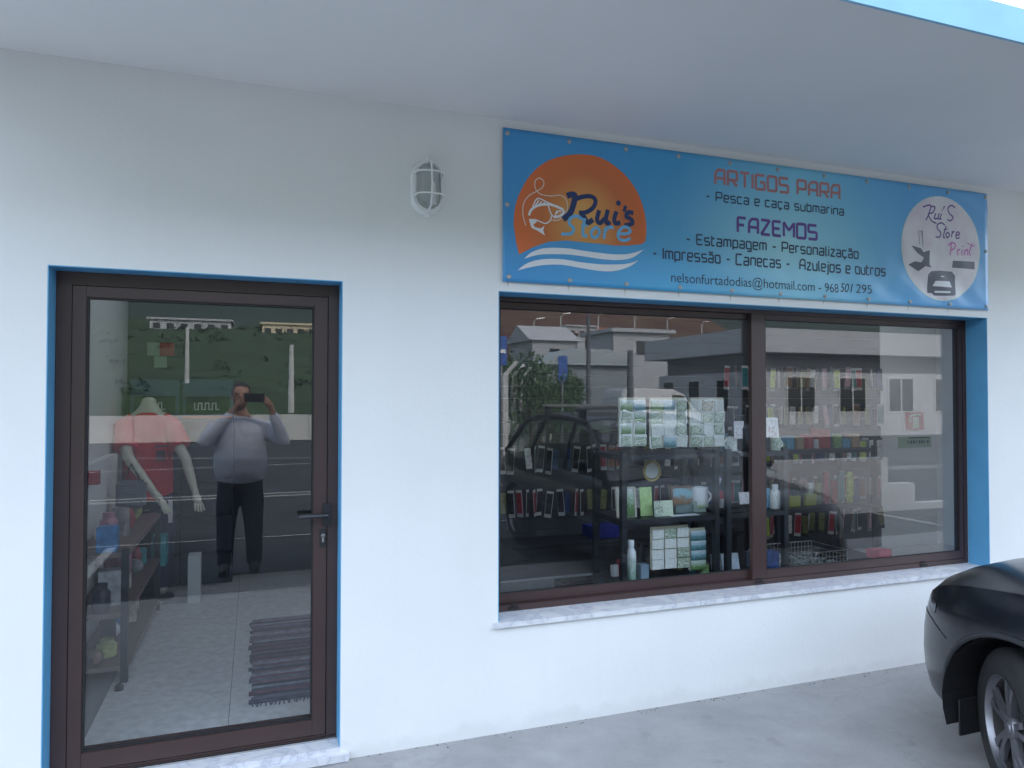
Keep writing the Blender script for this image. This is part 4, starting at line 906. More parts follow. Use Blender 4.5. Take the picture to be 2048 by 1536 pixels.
# round gold-rimmed dish hanging
dz = at(1304, 942, .6); ds = thing('round_dish', 'round pale dish with a golden rim above the middle shelf', 'dish', tuple(dz))
obj('dish_face', MB().lathe([(0, -.002), (.040, -.003), (.046, 0)], tuple(dz), 'Y', 28), mat('dish_grey', (.62, .62, .60), .4), ds, smooth=True)
obj('dish_rim', MB().tube([dz + Vector((.054 * math.cos(a), 0, .058 * math.sin(a))) for a in [2 * math.pi * k / 28 for k in range(28)]], .009, 8, closed=True), mat('dish_gold', (.42, .32, .12), .4), ds, smooth=True)
obj('hook', MB().tube([dz + Vector((0, 0, .06)), dz + Vector((0, 0, .235))], .0015, 5), M_steel, ds)
M_lbl = pic('label_text', [(.35, .06, .08), (.72, .70, .70), (.74, .74, .74)], 7, False)
bottle('white_bottle', 'slim white bottle with a green view standing low at the rack front', 1262, 1080, 1163, .38 + .12, pic('bottle_view', [(.1, .25, .12), (.3, .45, .35), (.78, .8, .8), (.8, .8, .8)], 2), M_print, wr=.125)
flat('small_jar', 'small dark jar with pens beside the white bottle', 'jar', 1282, 1108, 1298, 1140, mat('jar_slate', (.2, .28, .34), .4), y=.5, th=.05, lean=0, base=.505)
b1 = bottle('sauce_bottle', 'dark capped bottle with a white label on the narrow rack', 1482, 826, 897, .50, M_blackmetal, M_black, base=1.246, wr=.24)
a_ = at(1482, 878, .50); flat('bottle_label', 'white label', 'label', 1471, 842, 1491, 878, M_lbl, y=.438, th=.001, lean=0).parent = None
lb = bpy.data.objects['bottle_label']; mw = lb.location.copy(); lb.parent = b1; lb.location = mw - Vector(b1.location); lb.location.y = -.046; del lb['category']; del lb['label']
mug('printed_mug', 'grey patterned mug beside the dark capped bottle', 1462, 868, 897, .50, P_text, 1.246, -1)
flat('framed_text', 'white tilted board with red print behind the mullion on the top shelf', 'sign board', 1532, 835, 1556, 895, M_lbl, y=.54, base=1.246, framec=M_print)
mug('printed_mug', 'white mug at the right end of the top shelf', 1551, 868, 893, .47, P_mix, 1.246)
bottle('printed_bottle', 'white sport bottle with dark lettering on the narrow rack', 1550, 972, 1020, .50, P_text, M_print, base=.876, wr=.21)
mug('blue_mug', 'dark blue mug at the foot of the narrow rack', 1544, 1110, 1143, .50, mat('mug_blue', (.03, .07, .22), .3, var=.6, vscale=40), base=.505)
flat('small_sign', 'small white card with red letters on the narrow rack', 'card', 1480, 983, 1502, 1008, M_lbl, y=.55, base=.905)
flat('booklet', 'thin dark tray of pens on the narrow rack', 'tray', 1440, 1012, 1502, 1022, M_black, y=.45, th=.08, lean=0, base=.876)
flat('crumpled_bag', 'crumpled pale plastic bag at the foot of the narrow rack', 'bag', 1446, 1115, 1480, 1150, mat('bag_pale', (.36, .40, .44), .4, var=.3, vscale=20), y=.5, th=.12, lean=.2, base=.505)
for i, (xa, xb, nm) in enumerate([(1305, 1358, 'left'), (1362, 1414, 'right')]):
    flat('clear_packet', 'flat silvery packet lying at the %s of the bottom shelf edge' % nm, 'packet', xa, 1142, xb, 1150, mat('packet_silver', (.42, .48, .50), .25, var=.4, vscale=30), y=.44, th=.06, lean=.0, base=.502)
# slatwall and its packets
sw = thing('slatwall', 'dark grey slatted display wall at the back of the shop', 'display wall', (3.6, IYB - .01, FZ))
z = FZ + .02
while z < 2.5:
    obj('slat', MB().box(1.15, 6.0, IYB - .02, IYB - .002, z, z + .0985), M_slat, sw); z += .1
pk_me = []
PAL = [('red', (.28, .03, .045)), ('white', (.60, .60, .58)), ('yellow green', (.42, .50, .09)), ('teal', (.03, .16, .17)), ('dark blue', (.02, .04, .12)), ('pink', (.46, .28, .32)), ('black', (.02, .02, .025)), ('olive', (.16, .16, .07)), ('brown', (.20, .10, .06))]
pkm = mesh_of(MB().box(-.026, .026, -.006, .006, -.17, 0).box(-.03, .03, -.0015, .0015, -.20, .02), 'tackle_packet')
PM = []
for nm, c in PAL:
    me = pkm.copy(); me.materials.append(mat('packet_' + nm.replace(' ', '_'), c, .35, var=.35, vscale=35)); me.materials.append([mat('card_white', (.50, .50, .49), .4), mat('card_black', (.03, .03, .035), .4), mat('card_grey', (.22, .23, .24), .4)][len(PM) % 3])
    for pg in me.polygons:
        if pg.center.z > -.001 or abs(pg.center.y) < .0016 and abs(pg.center.x) > .027 or pg.center.z < -.18 or (abs(abs(pg.center.y) - .0015) < .0003): pg.material_index = 1
    PM.append((nm, me))
rows = [(1.85, 4.1, 5.95, 'top'), (1.49, 3.4, 5.95, 'second'), (1.15, 1.3, 5.95, 'third'), (.79, 1.3, 5.95, 'fourth'), (.46, 4.3, 5.95, 'lowest')]
for zt, xa, xb, rn in rows:
    x = xa; pn = 0
    while x < xb:
        nm, me = rnd.choice(PM if x > 4.2 else PM[:1] + PM[1:2] + PM[4:5] + PM[6:] + PM[6:7] * 2)
        if rnd.random() < .86:
            pn += 1
            o = bpy.data.objects.new('tackle_packet', me); COL.objects.link(o); o.location = (x, IYB - .06 - rnd.random() * .05, zt + rnd.uniform(-.015, .01)); o.rotation_euler = (rnd.uniform(-.05, .05), rnd.uniform(-.12, .12), rnd.uniform(-1.1, 1.1))
            o['label'] = 'narrow %s tackle packet, %s from the left in the %s slatwall row' % (nm, ordn(pn - 1), rn); o['category'] = 'packet'; o['group'] = 'tackle packets hanging on the slatwall'
        x += rnd.uniform(.055, .09)
# signs on the white wall at the right
sg = thing('fire_point_sign', 'red square fire sign on the white back wall', 'sign', (6.4, IYB, 1.3))
a, b = at(1811, 860, IYB - .004), at(1847, 824, IYB - .004)
obj('sign_plate', MB().box(a.x, b.x, IYB - .006, IYB - .001, a.z, b.z), mat('sign_red', (.42, .03, .05), .4), sg)
w_ = b.x - a.x; h = b.z - a.z
obj('sign_symbol', MB().box(a.x + w_ * .38, a.x + w_ * .72, IYB - .009, IYB - .0065, a.z + h * .08, a.z + h * .72).tube([(a.x + w_ * .24, IYB - .008, a.z + h * .4), (a.x + w_ * .26, IYB - .008, a.z + h * .78), (a.x + w_ * .5, IYB - .008, a.z + h * .86), (a.x + w_ * .78, IYB - .008, a.z + h * .82)], .012, 6), mat('sign_pale', (.55, .62, .48), .5), sg)
sg = thing('green_notice', 'pale green notice strip under the red fire sign', 'sign', (6.4, IYB, 1.05))
a, b = at(1797, 895, IYB - .004), at(1862, 873, IYB - .004); w_ = b.x - a.x; h = b.z - a.z
obj('notice_plate', MB().box(a.x, b.x, IYB - .006, IYB - .001, a.z, b.z), mat('notice_green', (.36, .50, .36), .5), sg)
gl = MB()
for k in range(8): gl.box(a.x + w_ * (.27 + .085 * k), a.x + w_ * (.27 + .085 * k + (.05 if k % 3 else .02)), IYB - .0085, IYB - .0065, a.z + h * .35, a.z + h * .65)
gl.box(a.x + w_ * .3, a.x + w_ * .95, IYB - .0085, IYB - .0065, a.z + h * .86, a.z + h * .97)
obj('notice_marks', gl, mat('notice_ink', (.05, .09, .14), .5), sg)['kind'] = 'stuff'
# clutter on the front racks
r6 = random.Random(21)
GN = [('pale', (.6, .6, .58)), ('dark', (.05, .06, .08)), ('green', (.2, .34, .12)), ('sea blue', (.10, .28, .40)), ('kraft', (.34, .24, .14)), ('red', (.36, .05, .06))]
for zl, ln, xs in ((1.246, 'top', [2.735, 3.0, 3.055]), (.876, 'middle', [2.74, 2.80, 2.99, 3.05, 3.10]), (.501, 'bottom', [2.03, 2.07, 2.47, 2.52, 2.57, 2.95, 3.00, 3.06])):
    for q, x in enumerate(xs):
        nm, c = GN[(q * 5 + len(ln)) % 6]; y = r6.uniform(.50, .68); hh = r6.uniform(.05, .13)
        boxthing('gift_box', 'small %s gift box, %s loose box from the left, %s shelves' % (nm, ordn(q), ln), 'box', x, x + r6.uniform(.03, .05), y, y + .03, zl, zl + hh, pic('gift_' + nm.replace(' ', '_'), [tuple(v * .5 for v in c), c, tuple(min(.8, v * 1.8 + .1) for v in c)], 12, False), 'loose gift boxes on the front racks', lean=r6.uniform(0, .1), rz=r6.uniform(-.4, .4))
for q in range(9):
    x = 3.85 + .095 * q; nm, c = GN[(q * 7 + 2) % 6]
    boxthing('tackle_carton', '%s carton, %s from the left on top of the wide rack' % (nm, ordn(q)), 'box', x, x + .07, 1.36, 1.44, 1.171, 1.171 + r6.uniform(.04, .12), pic('gift_' + nm.replace(' ', '_'), [c, c], 12, False), 'cartons on top of the wide rack', rz=r6.uniform(-.3, .3))
# low goods
flat('red_bag', 'red and white bag low behind the right pane', 'bag', 1760, 1100, 1784, 1120, mat('bag_red', (.4, .05, .07), .5, var=.2, vscale=20), y=.6, th=.12, lean=.1)
# deeper rack goods
bk = thing('wire_basket', 'wire basket of small tackle under the right pane', 'basket', (3.6, .75, .3))
wb = MB(); a = at(1578, 1148, .7); b = at(1676, 1095, .7); zb, zt = a.z, b.z
for k in range(15):
    x = a.x + (b.x - a.x) * k / 14; wb.tube([(x, .62, zt), (x, .62, zb), (x, .95, zb), (x, .95, zt)], .003, 5)
for k in range(5): zz = zb + (zt - zb) * k / 4; wb.tube([(a.x, .62, zz), (b.x, .62, zz), (b.x, .95, zz), (a.x, .95, zz)], .003, 5, closed=True)
obj('wire_frame', wb, M_steel, bk)['kind'] = 'stuff'
tk = MB()
for k in range(60): 
    c = Vector((rnd.uniform(a.x + .03, b.x - .03), rnd.uniform(.65, .92), zb + rnd.uniform(.01, .09))); tk.box(c.x - .03, c.x + .03, c.y - .004, c.y + .004, c.z - .004, c.z + .004, rot=Matrix.Rotation(rnd.random() * 6, 3, 'Z') @ Matrix.Rotation(rnd.uniform(-.8, .8), 3, 'Y'))
obj('tackle_bits', tk, mat('tackle_mix', (.3, .34, .33), .3, var=.6, vscale=30), bk)['kind'] = 'stuff'
rack(a.x - .02, b.x + .02, .60, .97, [zb - .005, FZ + .12], 'low black metal stand carrying the wire basket')
for k, (px, pya, pyb, c, nm) in enumerate([(1580, 1078, 1100, (.4, .4, .08), 'yellow'), (1612, 1075, 1100, (.36, .36, .07), 'olive yellow'), (1640, 1045, 1085, (.34, .06, .05), 'dark red')]):
    flat('tackle_box', '%s tackle box on the wide rack' % nm, 'box', px, pya, px + 22, pyb, mat('box_c%d' % k, c, .5), y=1.35, th=.1, lean=0, base=.722 if k < 2 else 1.172)
r3 = random.Random(5)
for k in range(14):
    px = 1560 + k * 10; c = r3.choice(PAL); flat('tackle_box', '%s packet number stood on the wide rack, %s from its left end' % (c[0], ['first', 'second', 'third', 'fourth', 'fifth', 'sixth', 'seventh', 'eighth', 'ninth', 'tenth', 'eleventh', 'twelfth', 'thirteenth', 'fourteenth'][k]).replace(' number', '') if 0 else '', 'packet', px, 0, px + 7, r3.uniform(24, 42), mat('packet_' + c[0].replace(' ', '_'), c[1], .35), y=1.4, th=.02, lean=.1, base=1.172) if 0 else None
ords = ['first', 'second', 'third', 'fourth', 'fifth', 'sixth', 'seventh', 'eighth', 'ninth', 'tenth', 'eleventh']
for k in range(11):
    c = r3.choice(PAL); x = 3.85 + .08 * k
    boxthing('standing_packet', '%s packet stood upright on the wide rack, %s from its left end' % (c[0], ords[k]), 'packet', x, x + .05, 1.38, 1.40, .722, .722 + r3.uniform(.16, .26), mat('packet_' + c[0].replace(' ', '_'), c[1], .35), 'packets stood on the wide rack')
# office chair at the left edge, crates, blue things
oc_ = thing('office_chair', 'black office chair behind the left edge of the window', 'chair', (1.42, 1.15, FZ))
obj('seat', MB().box(1.18, 1.64, .95, 1.40, .50, .57), M_black, oc_, bevel=.025, smooth=True); obj('backrest', MB().box(1.14, 1.20, .97, 1.38, .68, 1.10), M_black, oc_, bevel=.02, smooth=True)
obj('gas_column', MB().tube([(1.42, 1.17, .12), (1.42, 1.17, .50)], .025, 10), M_blackmetal, oc_)
for k in range(5):
    a = 2 * math.pi * k / 5; obj('foot', MB().tube([(1.42, 1.17, .14), (1.42 + .27 * math.cos(a), 1.17 + .27 * math.sin(a), .09)], [.022, .014], 8).ball((1.42 + .27 * math.cos(a), 1.17 + .27 * math.sin(a), FZ + .027), .026), M_blackmetal, oc_)
for k, (px, nm) in enumerate([(1130, 'leftmost'), (1168, 'middle'), (1204, 'rightmost')]):
    c = at(px + 17, 1162, 1.5); x = c.x; cr = thing('storage_bin', '%s of three black bins of fishing line on the floor' % nm, 'bin', (x, 1.5, FZ), 'black bins on the shop floor')
    obj('bin_wall', frame_mb(x - .09, x + .09, FZ, FZ + .2, 1.36, 1.64, .006, .006, .0, .006).box(x - .084, x + .084, 1.36, 1.366, FZ + .006, FZ + .2).box(x - .084, x + .084, 1.634, 1.64, FZ + .006, FZ + .2), M_black, cr)
    for q in range(4):
        c2 = (x - .05 + .1 * (q % 2), 1.44 + .12 * (q // 2), FZ + .17); obj('spool', MB().lathe([(.04, -.03), (.04, .03)], c2, 'Z', 16), mat('spool_' + str(q), [(.25, .03, .06), (.04, .04, .08), (.3, .3, .1), (.1, .03, .1)][q], .4), cr)
flat('blue_box', 'deep blue box with a red mark on the back shelf', 'box', 1186, 1052, 1240, 1078, mat('deep_blue', (.015, .025, .20), .4, var=.3, vscale=10), y=2.02, th=.2, lean=0)
flat('blue_bag', 'bright blue bag on the floor by the rack', 'bag', 1213, 1156, 1246, 1170, mat('bright_blue', (.02, .25, .55), .4), y=.75, th=.12, lean=0)
bn = thing('low_bench', 'long dark bench under the slatwall', 'bench', (2.6, 2.1, FZ)); obj('bench_top', MB().box(1.2, 4.0, 1.95, 2.3, .40, .43), M_blackmetal, bn, bevel=.003)
for x in (1.25, 3.9): obj('leg', MB().box(x, x + .05, 2.0, 2.25, FZ, .40), M_blackmetal, bn)

# ---- behind the door
LWX = IX0
sh = thing('narrow_rack', 'narrow dark rack of small goods along the left wall behind the door', 'shelf rack', (-.76, 1.8, FZ))
for (x, y) in ((-.90, 1.12), (-.66, 1.12), (-.90, 2.5), (-.66, 2.5)): obj('post', MB().box(x, x + .035, y, y + .035, FZ, .76), M_blackmetal, sh)
for z in (.74, .42, .14): obj('shelf', MB().box(-.90, -.625, 1.125, 2.53, z - .025, z), mat('rack_wood', (.16, .12, .10), .5), sh)
r4 = random.Random(11); k = 0
NM = [('cream', (.5, .46, .36)), ('red', (.35, .05, .06)), ('lime', (.45, .48, .2)), ('blue', (.05, .2, .42)), ('grey', (.3, .3, .3)), ('brown', (.2, .13, .09)), ('white', (.6, .6, .6)), ('pink', (.4, .2, .25)), ('teal', (.05, .3, .32)), ('black', (.03, .03, .04))]
SHN = {.74: 'top', .42: 'middle', .14: 'bottom'}
for z in (.74, .42, .14):
    y = 1.18; i = 0
    while y < 2.42:
        nm, c = NM[(k * 7 + 3) % 10]; k += 1; i += 1; w_ = r4.uniform(.07, .13); hh = r4.uniform(.07, .19); lab = '%s goods item, %s from the door on the %s shelf of the narrow rack' % (nm, ords[i - 1], SHN[z]); mm = mat('goods_' + nm, c, .45, var=.4, vscale=18)
        if k % 3 == 0:
            o = obj('jar', MB().lathe([(w_ * .42, 0), (w_ * .45, hh * .1), (w_ * .45, hh * .7), (w_ * .3, hh * .82), (w_ * .32, hh), (0, hh)], (0, 0, 0), 'Z', 14), mm, smooth=True, cat='jar', label=lab)
        elif k % 3 == 1: o = obj('carton', MB().box(-w_ / 2, w_ / 2, -w_ / 2.4, w_ / 2.4, 0, hh), mm, bevel=.003, cat='box', label=lab)
        else: o = obj('pouch', MB().ball((0, 0, hh * .4), w_ * .5, w_ * .3, hh * .4), mm, smooth=True, cat='pouch', label=lab)
        o.location = (-.76 + r4.uniform(-.03, .03), y, z + .001); o.rotation_euler = (0, 0, r4.uniform(-.4, .4)); o['group'] = 'small goods on the narrow rack'; y += w_ + .06
wc = thing('white_cabinet', 'white cabinet with a flat top along the left wall behind the door', 'cabinet', (-.95, 1.4, FZ))
obj('cabinet_body', MB().box(LWX + .002, -.915, .30, 2.6, FZ, 1.17), M_inw, wc, bevel=.003)
rs = flat('red_box', 'small dark red box on the white cabinet', 'box', 176, 942, 198, 970, mat('sign_red', (.42, .03, .05), .4), y=1.6, th=.05, lean=0)
# mannequin
def skin_mesh(nodes, edges, sub=2, root=0, voxel=0, extra=None):
    me = bpy.data.meshes.new('sk'); me.from_pydata([n[0] for n in nodes], edges, []); o = bpy.data.objects.new('sk', me); COL.objects.link(o)
    o.modifiers.new('s', 'SKIN'); sv = me.skin_vertices[0].data
    for i, n in enumerate(nodes):
        r_ = n[1]; sv[i].radius = r_ if isinstance(r_, tuple) else (r_, r_); sv[i].use_root = (i == root)
    s_ = o.modifiers.new('u', 'SUBSURF'); s_.levels = sub
    out = bpy.data.meshes.new_from_object(o.evaluated_get(bpy.context.evaluated_depsgraph_get())); bpy.data.objects.remove(o)
    if voxel:
        b = bmesh.new(); b.from_mesh(out)
        if extra:
            for e_ in extra: b.from_mesh(e_)
        b.to_mesh(out); b.free()
        o = bpy.data.objects.new('sk', out); COL.objects.link(o); rm = o.modifiers.new('r', 'REMESH'); rm.mode = 'VOXEL'; rm.voxel_size = voxel; sm_ = o.modifiers.new('m', 'SMOOTH'); sm_.factor = .5; sm_.iterations = 3
        out = bpy.data.meshes.new_from_object(o.evaluated_get(bpy.context.evaluated_depsgraph_get())); bpy.data.objects.remove(o)
    out.polygons.foreach_set('use_smooth', [True] * len(out.polygons)); return out
def cloth(parts, voxel=.012, smooth_it=4):
    b = bmesh.new()
    for pl in parts:                       # each part: list of (centre, rx, ry) rings; axis follows the points
        mb = MB(); n = 20; rings = []; N = len(pl)
        for i, (c, rx, ry) in enumerate(pl):
            c = Vector(c); t_ = (Vector(pl[min(i + 1, N - 1)][0]) - Vector(pl[max(i - 1, 0)][0])).normalized()
            x_ = Vector((1, 0, 0)) if abs(t_.x) < .9 else Vector((0, 0, 1)); y_ = t_.cross(x_).normalized(); x_ = y_.cross(t_).normalized()
            rings.append([c + x_ * rx * math.cos(2 * math.pi * k / n) + y_ * ry * math.sin(2 * math.pi * k / n) for k in range(n)])
        mb.add([v for r_ in rings for v in r_], [(i * n + k, i * n + (k + 1) % n, (i + 1) * n + (k + 1) % n, (i + 1) * n + k) for i in range(N - 1) for k in range(n)] + [tuple(range(n)), tuple((N - 1) * n + k for k in range(n))])
        t2 = mesh_of(mb, 'c'); b.from_mesh(t2)
    me = bpy.data.meshes.new('c'); b.to_mesh(me); b.free(); o = bpy.data.objects.new('c', me); COL.objects.link(o)
    rm = o.modifiers.new('r', 'REMESH'); rm.mode = 'VOXEL'; rm.voxel_size = voxel; sm_ = o.modifiers.new('m', 'SMOOTH'); sm_.factor = .5; sm_.iterations = smooth_it
    out = bpy.data.meshes.new_from_object(o.evaluated_get(bpy.context.evaluated_depsgraph_get())); bpy.data.objects.remove(o)
    out.polygons.foreach_set('use_smooth', [True] * len(out.polygons)); return out
def chain(nodes, edges, start, pts):
    p = start
    for q in pts: nodes.append(q); edges.append((p, len(nodes) - 1)); p = len(nodes) - 1
    return p
def place(me, name, m, parent, org):
    for v in me.vertices: v.co -= Vector(org)
    me.materials.clear(); me.materials.append(m); o = bpy.data.objects.new(name, me); COL.objects.link(o); o.parent = parent; ORG[o.name] = Vector(org); return o
MX, MY = -.75, 2.85
mo = (MX, MY, FZ)
man = thing('shop_mannequin', 'headless mannequin in a red T-shirt with dark trousers, arms held out', 'mannequin', mo)
nd = [((MX, MY, .92), (.15, .11))]; ed = []
t1 = chain(nd, ed, 0, [((MX, MY, 1.12), (.13, .10)), ((MX, MY, 1.30), (.155, .105)), ((MX, MY, 1.43), (.10, .08))])
chain(nd, ed, t1, [((MX, MY, 1.52), .055), ((MX, MY, 1.58), .055)])
for s, el, ha in ((-1, (-.845, 2.60, 1.13), (-.63, 2.42, .86)), (1, (MX + .27, MY - .16, 1.12), (-.40, 2.55, .87))):
    k = chain(nd, ed, t1, [((MX + s * .15, MY, 1.38), .055), ((MX + s * .17, MY - .05, 1.28), .046), (el, .040), (tuple((Vector(el) * .35 + Vector(ha) * .65)), .032), (ha, .024)])
    d = (Vector(ha) - Vector(el)).normalized(); up = Vector((0, 0, 1)); sd_ = d.cross(up).normalized()
    pm = chain(nd, ed, k, [(tuple(Vector(ha) + d * .055), (.036, .018))])
    for f in range(4): chain(nd, ed, pm, [(tuple(Vector(ha) + d * .095 + sd_ * (f - 1.5) * .019), .009), (tuple(Vector(ha) + d * (.15 - .008 * abs(f - 1.3)) + sd_ * (f - 1.5) * .021 - up * .008), .007)])
    chain(nd, ed, k, [(tuple(Vector(ha) + d * .04 + up * .03 + sd_ * .02), .010), (tuple(Vector(ha) + d * .08 + up * .045 + sd_ * .03), .008)])
for s in (-1, 1): chain(nd, ed, 0, [((MX + s * .10, MY, .78), .095), ((MX + s * .11, MY, .48), .06), ((MX + s * .11, MY + .01, .16), .04), ((MX + s * .11, MY - .06, FZ + .04), .035)])
place(skin_mesh(nd, ed, 2), 'mannequin_body', mat('mannequin_beige', (.62, .62, .50), .4), man, mo)
place(cloth([[((MX, MY, .80), .178, .13), ((MX, MY, .95), .175, .13), ((MX, MY, 1.15), .172, .125), ((MX, MY, 1.32), .185, .12), ((MX, MY, 1.41), .165, .10), ((MX, MY, 1.46), .09, .075)]] +
    [[((MX + s * .09, MY, 1.39), .075, .075), ((MX + s * .155, MY - .02, 1.35), .08, .08), (el, .078, .078)] for s, el in ((-1, (MX - .135, MY - .15, 1.19)), (1, (MX + .235, MY - .09, 1.20)))], .01), 't_shirt', mat('shirt_red', (.72, .025, .05), .8, bump=.3, bscale=12), man, mo)
obj('shirt_print', MB().box(MX + .06, MX + .14, MY - .146, MY - .140, 1.20, 1.215).box(MX + .07, MX + .13, MY - .146, MY - .140, 1.10, 1.18), mat('shirt_ink', (.08, .01, .03), .7), man)
place(cloth([[((MX, MY, .96), .15, .11), ((MX, MY, .82), .185, .125), ((MX, MY, .74), .17, .12)]] + [[((MX + s * .085, MY, .82), .095, .11), ((MX + s * .105, MY, .6), .09, .095), ((MX + s * .11, MY, .14), .065, .07)] for s in (-1, 1)], .01), 'trousers', mat('trousers_navy', (.012, .02, .05), .8), man, mo)
obj('base_plate', MB().lathe([(.19, FZ), (.19, FZ + .012), (0, FZ + .012)], (MX, MY, 0), 'Z', 28), M_steel, man)
hb = thing('grey_handbag', 'grey bag hanging beside the mannequin', 'bag', tuple(at(265, 985, 2.2)))
a, b = at(232, 1018, 2.2), at(292, 960, 2.2); obj('bag_body', MB().box(a.x, b.x, 2.16, 2.26, a.z, b.z), mat('bag_grey', (.16, .18, .21), .7, bump=.3, bscale=30), hb, bevel=.02, smooth=True)
obj('strap', MB().tube([(a.x + .03, 2.2, b.z - .01), ((a.x + b.x) / 2, 2.2, b.z + .11), (b.x - .03, 2.2, b.z - .01)], .008, 8), M_black, hb)
obj('zip', MB().tube([(a.x + .06, 2.156, (a.z * .4 + b.z * .6)), (b.x - .05, 2.156, (a.z * .4 + b.z * .6))], .004, 6), M_steel, hb)
# display cabinets with header boards at the back
for (pa, pb, lab) in ((263, 362, 'left of two dark display stands with an orange striped header behind the door'), (366, 468, 'right of two dark display stands with an orange striped header behind the door')):
    a, b = at(pa, 842, 3.2), at(pb, 760, 3.2); w_ = b.x - a.x
    st = thing('display_stand', lab, 'display stand', ((a.x + b.x) / 2, 3.25, FZ))
    obj('stand_cabinet', MB().box(a.x, b.x, 3.16, 3.38, FZ, a.z), mat('stand_dark', (.025, .035, .05), .4), st, bevel=.004)
    hdr = obj('header', MB().box(a.x, b.x, 3.10, 3.36, a.z + .001, b.z), mat('stand_blue', (.07, .11, .17), .35), st, bevel=.01)
    obj('header_panel', MB().box(a.x + .03, b.x - .03, 3.090, 3.099, a.z + .06, a.z + .20), M_black, hdr)
    lt = MB(); 
    for k in range(7): x = a.x + .09 + k * (w_ - .2) / 7; lt.box(x, x + .008, 3.086, 3.0895, a.z + .09, a.z + .15).box(x, x + .03, 3.086, 3.0895, a.z + .09 + .052 * (k % 2), a.z + .098 + .052 * (k % 2))
    obj('header_marks', lt, M_print, hdr)['kind'] = 'stuff'
    obj('orange_stripe', MB().box(a.x + .01, b.x - .01, 3.092, 3.099, a.z + .022, a.z + .042), mat('stripe_orange', (.5, .16, .04), .5), hdr)
    for z in (.3, .6, .9): obj('shelf', MB().box(a.x + .01, b.x - .01, 3.02, 3.158, z, z + .015), M_blackmetal, st)
ex = thing('exit_sign', 'small red and pale sign high on the wall behind the door', 'sign', tuple(at(322, 700, 3.39)))
a, b = at(294, 711, 3.39), at(349, 686, 3.39); xm = a.x + (b.x - a.x) * .45
obj('sign_plate', MB().box(a.x, xm, 3.385, 3.392, a.z, b.z), mat('sign_sage', (.32, .42, .30), .5), ex); obj('sign_plate', MB().box(xm + .001, b.x, 3.385, 3.392, a.z, b.z), mat('sign_red', (.42, .03, .05), .4), ex)
ex = thing('alarm_notice', 'small pale notice under the exit sign behind the door', 'sign', tuple(at(320, 722, 3.39))); a, b = at(308, 735, 3.39), at(334, 713, 3.39)
obj('sign_plate', MB().box(a.x, b.x, 3.387, 3.392, a.z, b.z), mat('sign_sage', (.32, .42, .30), .5), ex)
bx = flat('white_box', 'tall white box standing on the floor behind the door', 'box', 375, 1105, 401, 1203, mat('box_white', (.62, .64, .63), .6), y=2.6, th=.12, lean=0, base=FZ)
tl = flat('teal_box', 'teal and brown carton at the end of the narrow rack', 'box', 302, 1073, 332, 1134, mat('box_teal', (.05, .34, .36), .5), y=2.55, th=.15, lean=0)
tk_ = flat('price_tag', 'long white tag hanging beside the mannequin', 'tag', 336, 1000, 346, 1046, M_print, y=2.6, th=.002, lean=0)
# rag rug
rug = thing('rag_rug', 'striped dark woven rag rug on the shop floor inside the door', 'rug', (.37, 1.25, FZ)); r5 = random.Random(3)
RC = [(.05, .06, .09), (.10, .11, .15), (.16, .10, .13), (.03, .035, .05), (.20, .21, .25), (.12, .05, .08)]
y = .60; i = 0
while y < 1.98:
    x0 = -.005 + r5.uniform(-.015, .015); obj('woven_strip', MB().box(x0, .66 + r5.uniform(-.01, .01), y, y + .0345, FZ + .0015, FZ + .010 + r5.uniform(0, .0025), rot=Matrix.Rotation(r5.uniform(-.006, .006), 3, 'Z')), mat('rag_%d' % (i % 6), RC[i % 6], .9, var=.4, vscale=30), rug); y += .035; i += r5.choice((1, 2, 4, 5))
fr = MB()
for k in range(40): x = .0 + .66 * k / 39; fr.tube([(x, .60, FZ + .006), (x + r5.uniform(-.01, .01), .56 + r5.uniform(-.01, .01), FZ + .004)], .003, 4)
obj('fringe', fr, mat('rag_0', RC[0], .9), rug)['kind'] = 'stuff'
ds_ = obj('door_stop', MB().lathe([(.022, 0), (.022, .02), (.012, .03), (0, .03)], (0, 0, 0), 'Z', 14), M_black, smooth=True, label='small dark rubber door stop on the tiles inside the door', cat='door stop'); p = at(240, 1362, 1.05); ds_.location = (p.x * 1.0, 1.02, FZ + .001)

# ------------------------------------------------------------------ what stands opposite (seen mirrored in the panes)
lw = thing('roadside_wall', 'low pale concrete wall along the far side of the road', 'wall', (-6, -25, 0)); M_conc = mat('pale_concrete', (.52, .52, .50), .85, var=.12, vscale=2)
x = -40
while x < 8.5: obj('wall_panel', MB().box(x, x + 2.98, -25.2, -24.98, -.05, .93 + rnd.uniform(-.01, .01)), M_conc, lw); x += 3.0
def hill(name, pts_fn, x0, x1, y0, y1, nx, ny, m):
    vs = []
    for i in range(nx + 1):
        for j in range(ny + 1):
            x = x0 + (x1 - x0) * i / nx; y = y0 + (y1 - y0) * j / ny; vs.append((x, y, pts_fn(x, y)))
    return obj(name, MB().add(vs, [(i * (ny + 1) + j, (i + 1) * (ny + 1) + j, (i + 1) * (ny + 1) + j + 1, i * (ny + 1) + j + 1) for i in range(nx) for j in range(ny)]), m, smooth=80, kind='structure')
def nz(x, y): return math.sin(x * .11 + 1) * math.sin(y * .13) + .5 * math.sin(x * .31 + y * .23) + .3 * math.sin(x * .7 - y * .5)
M_grass = mat('hill_grass', (.026, .056, .018), .95, var=.45, vscale=.6, detail=10, bump=1, bscale=4)
M_far = mat('mountain_green', (.035, .055, .045), .95, var=.4, vscale=.02, detail=10)
M_red = mat('red_earth', (.15, .045, .03), .95, var=.5, vscale=.12, detail=9, var2=(.11, .07, .035))
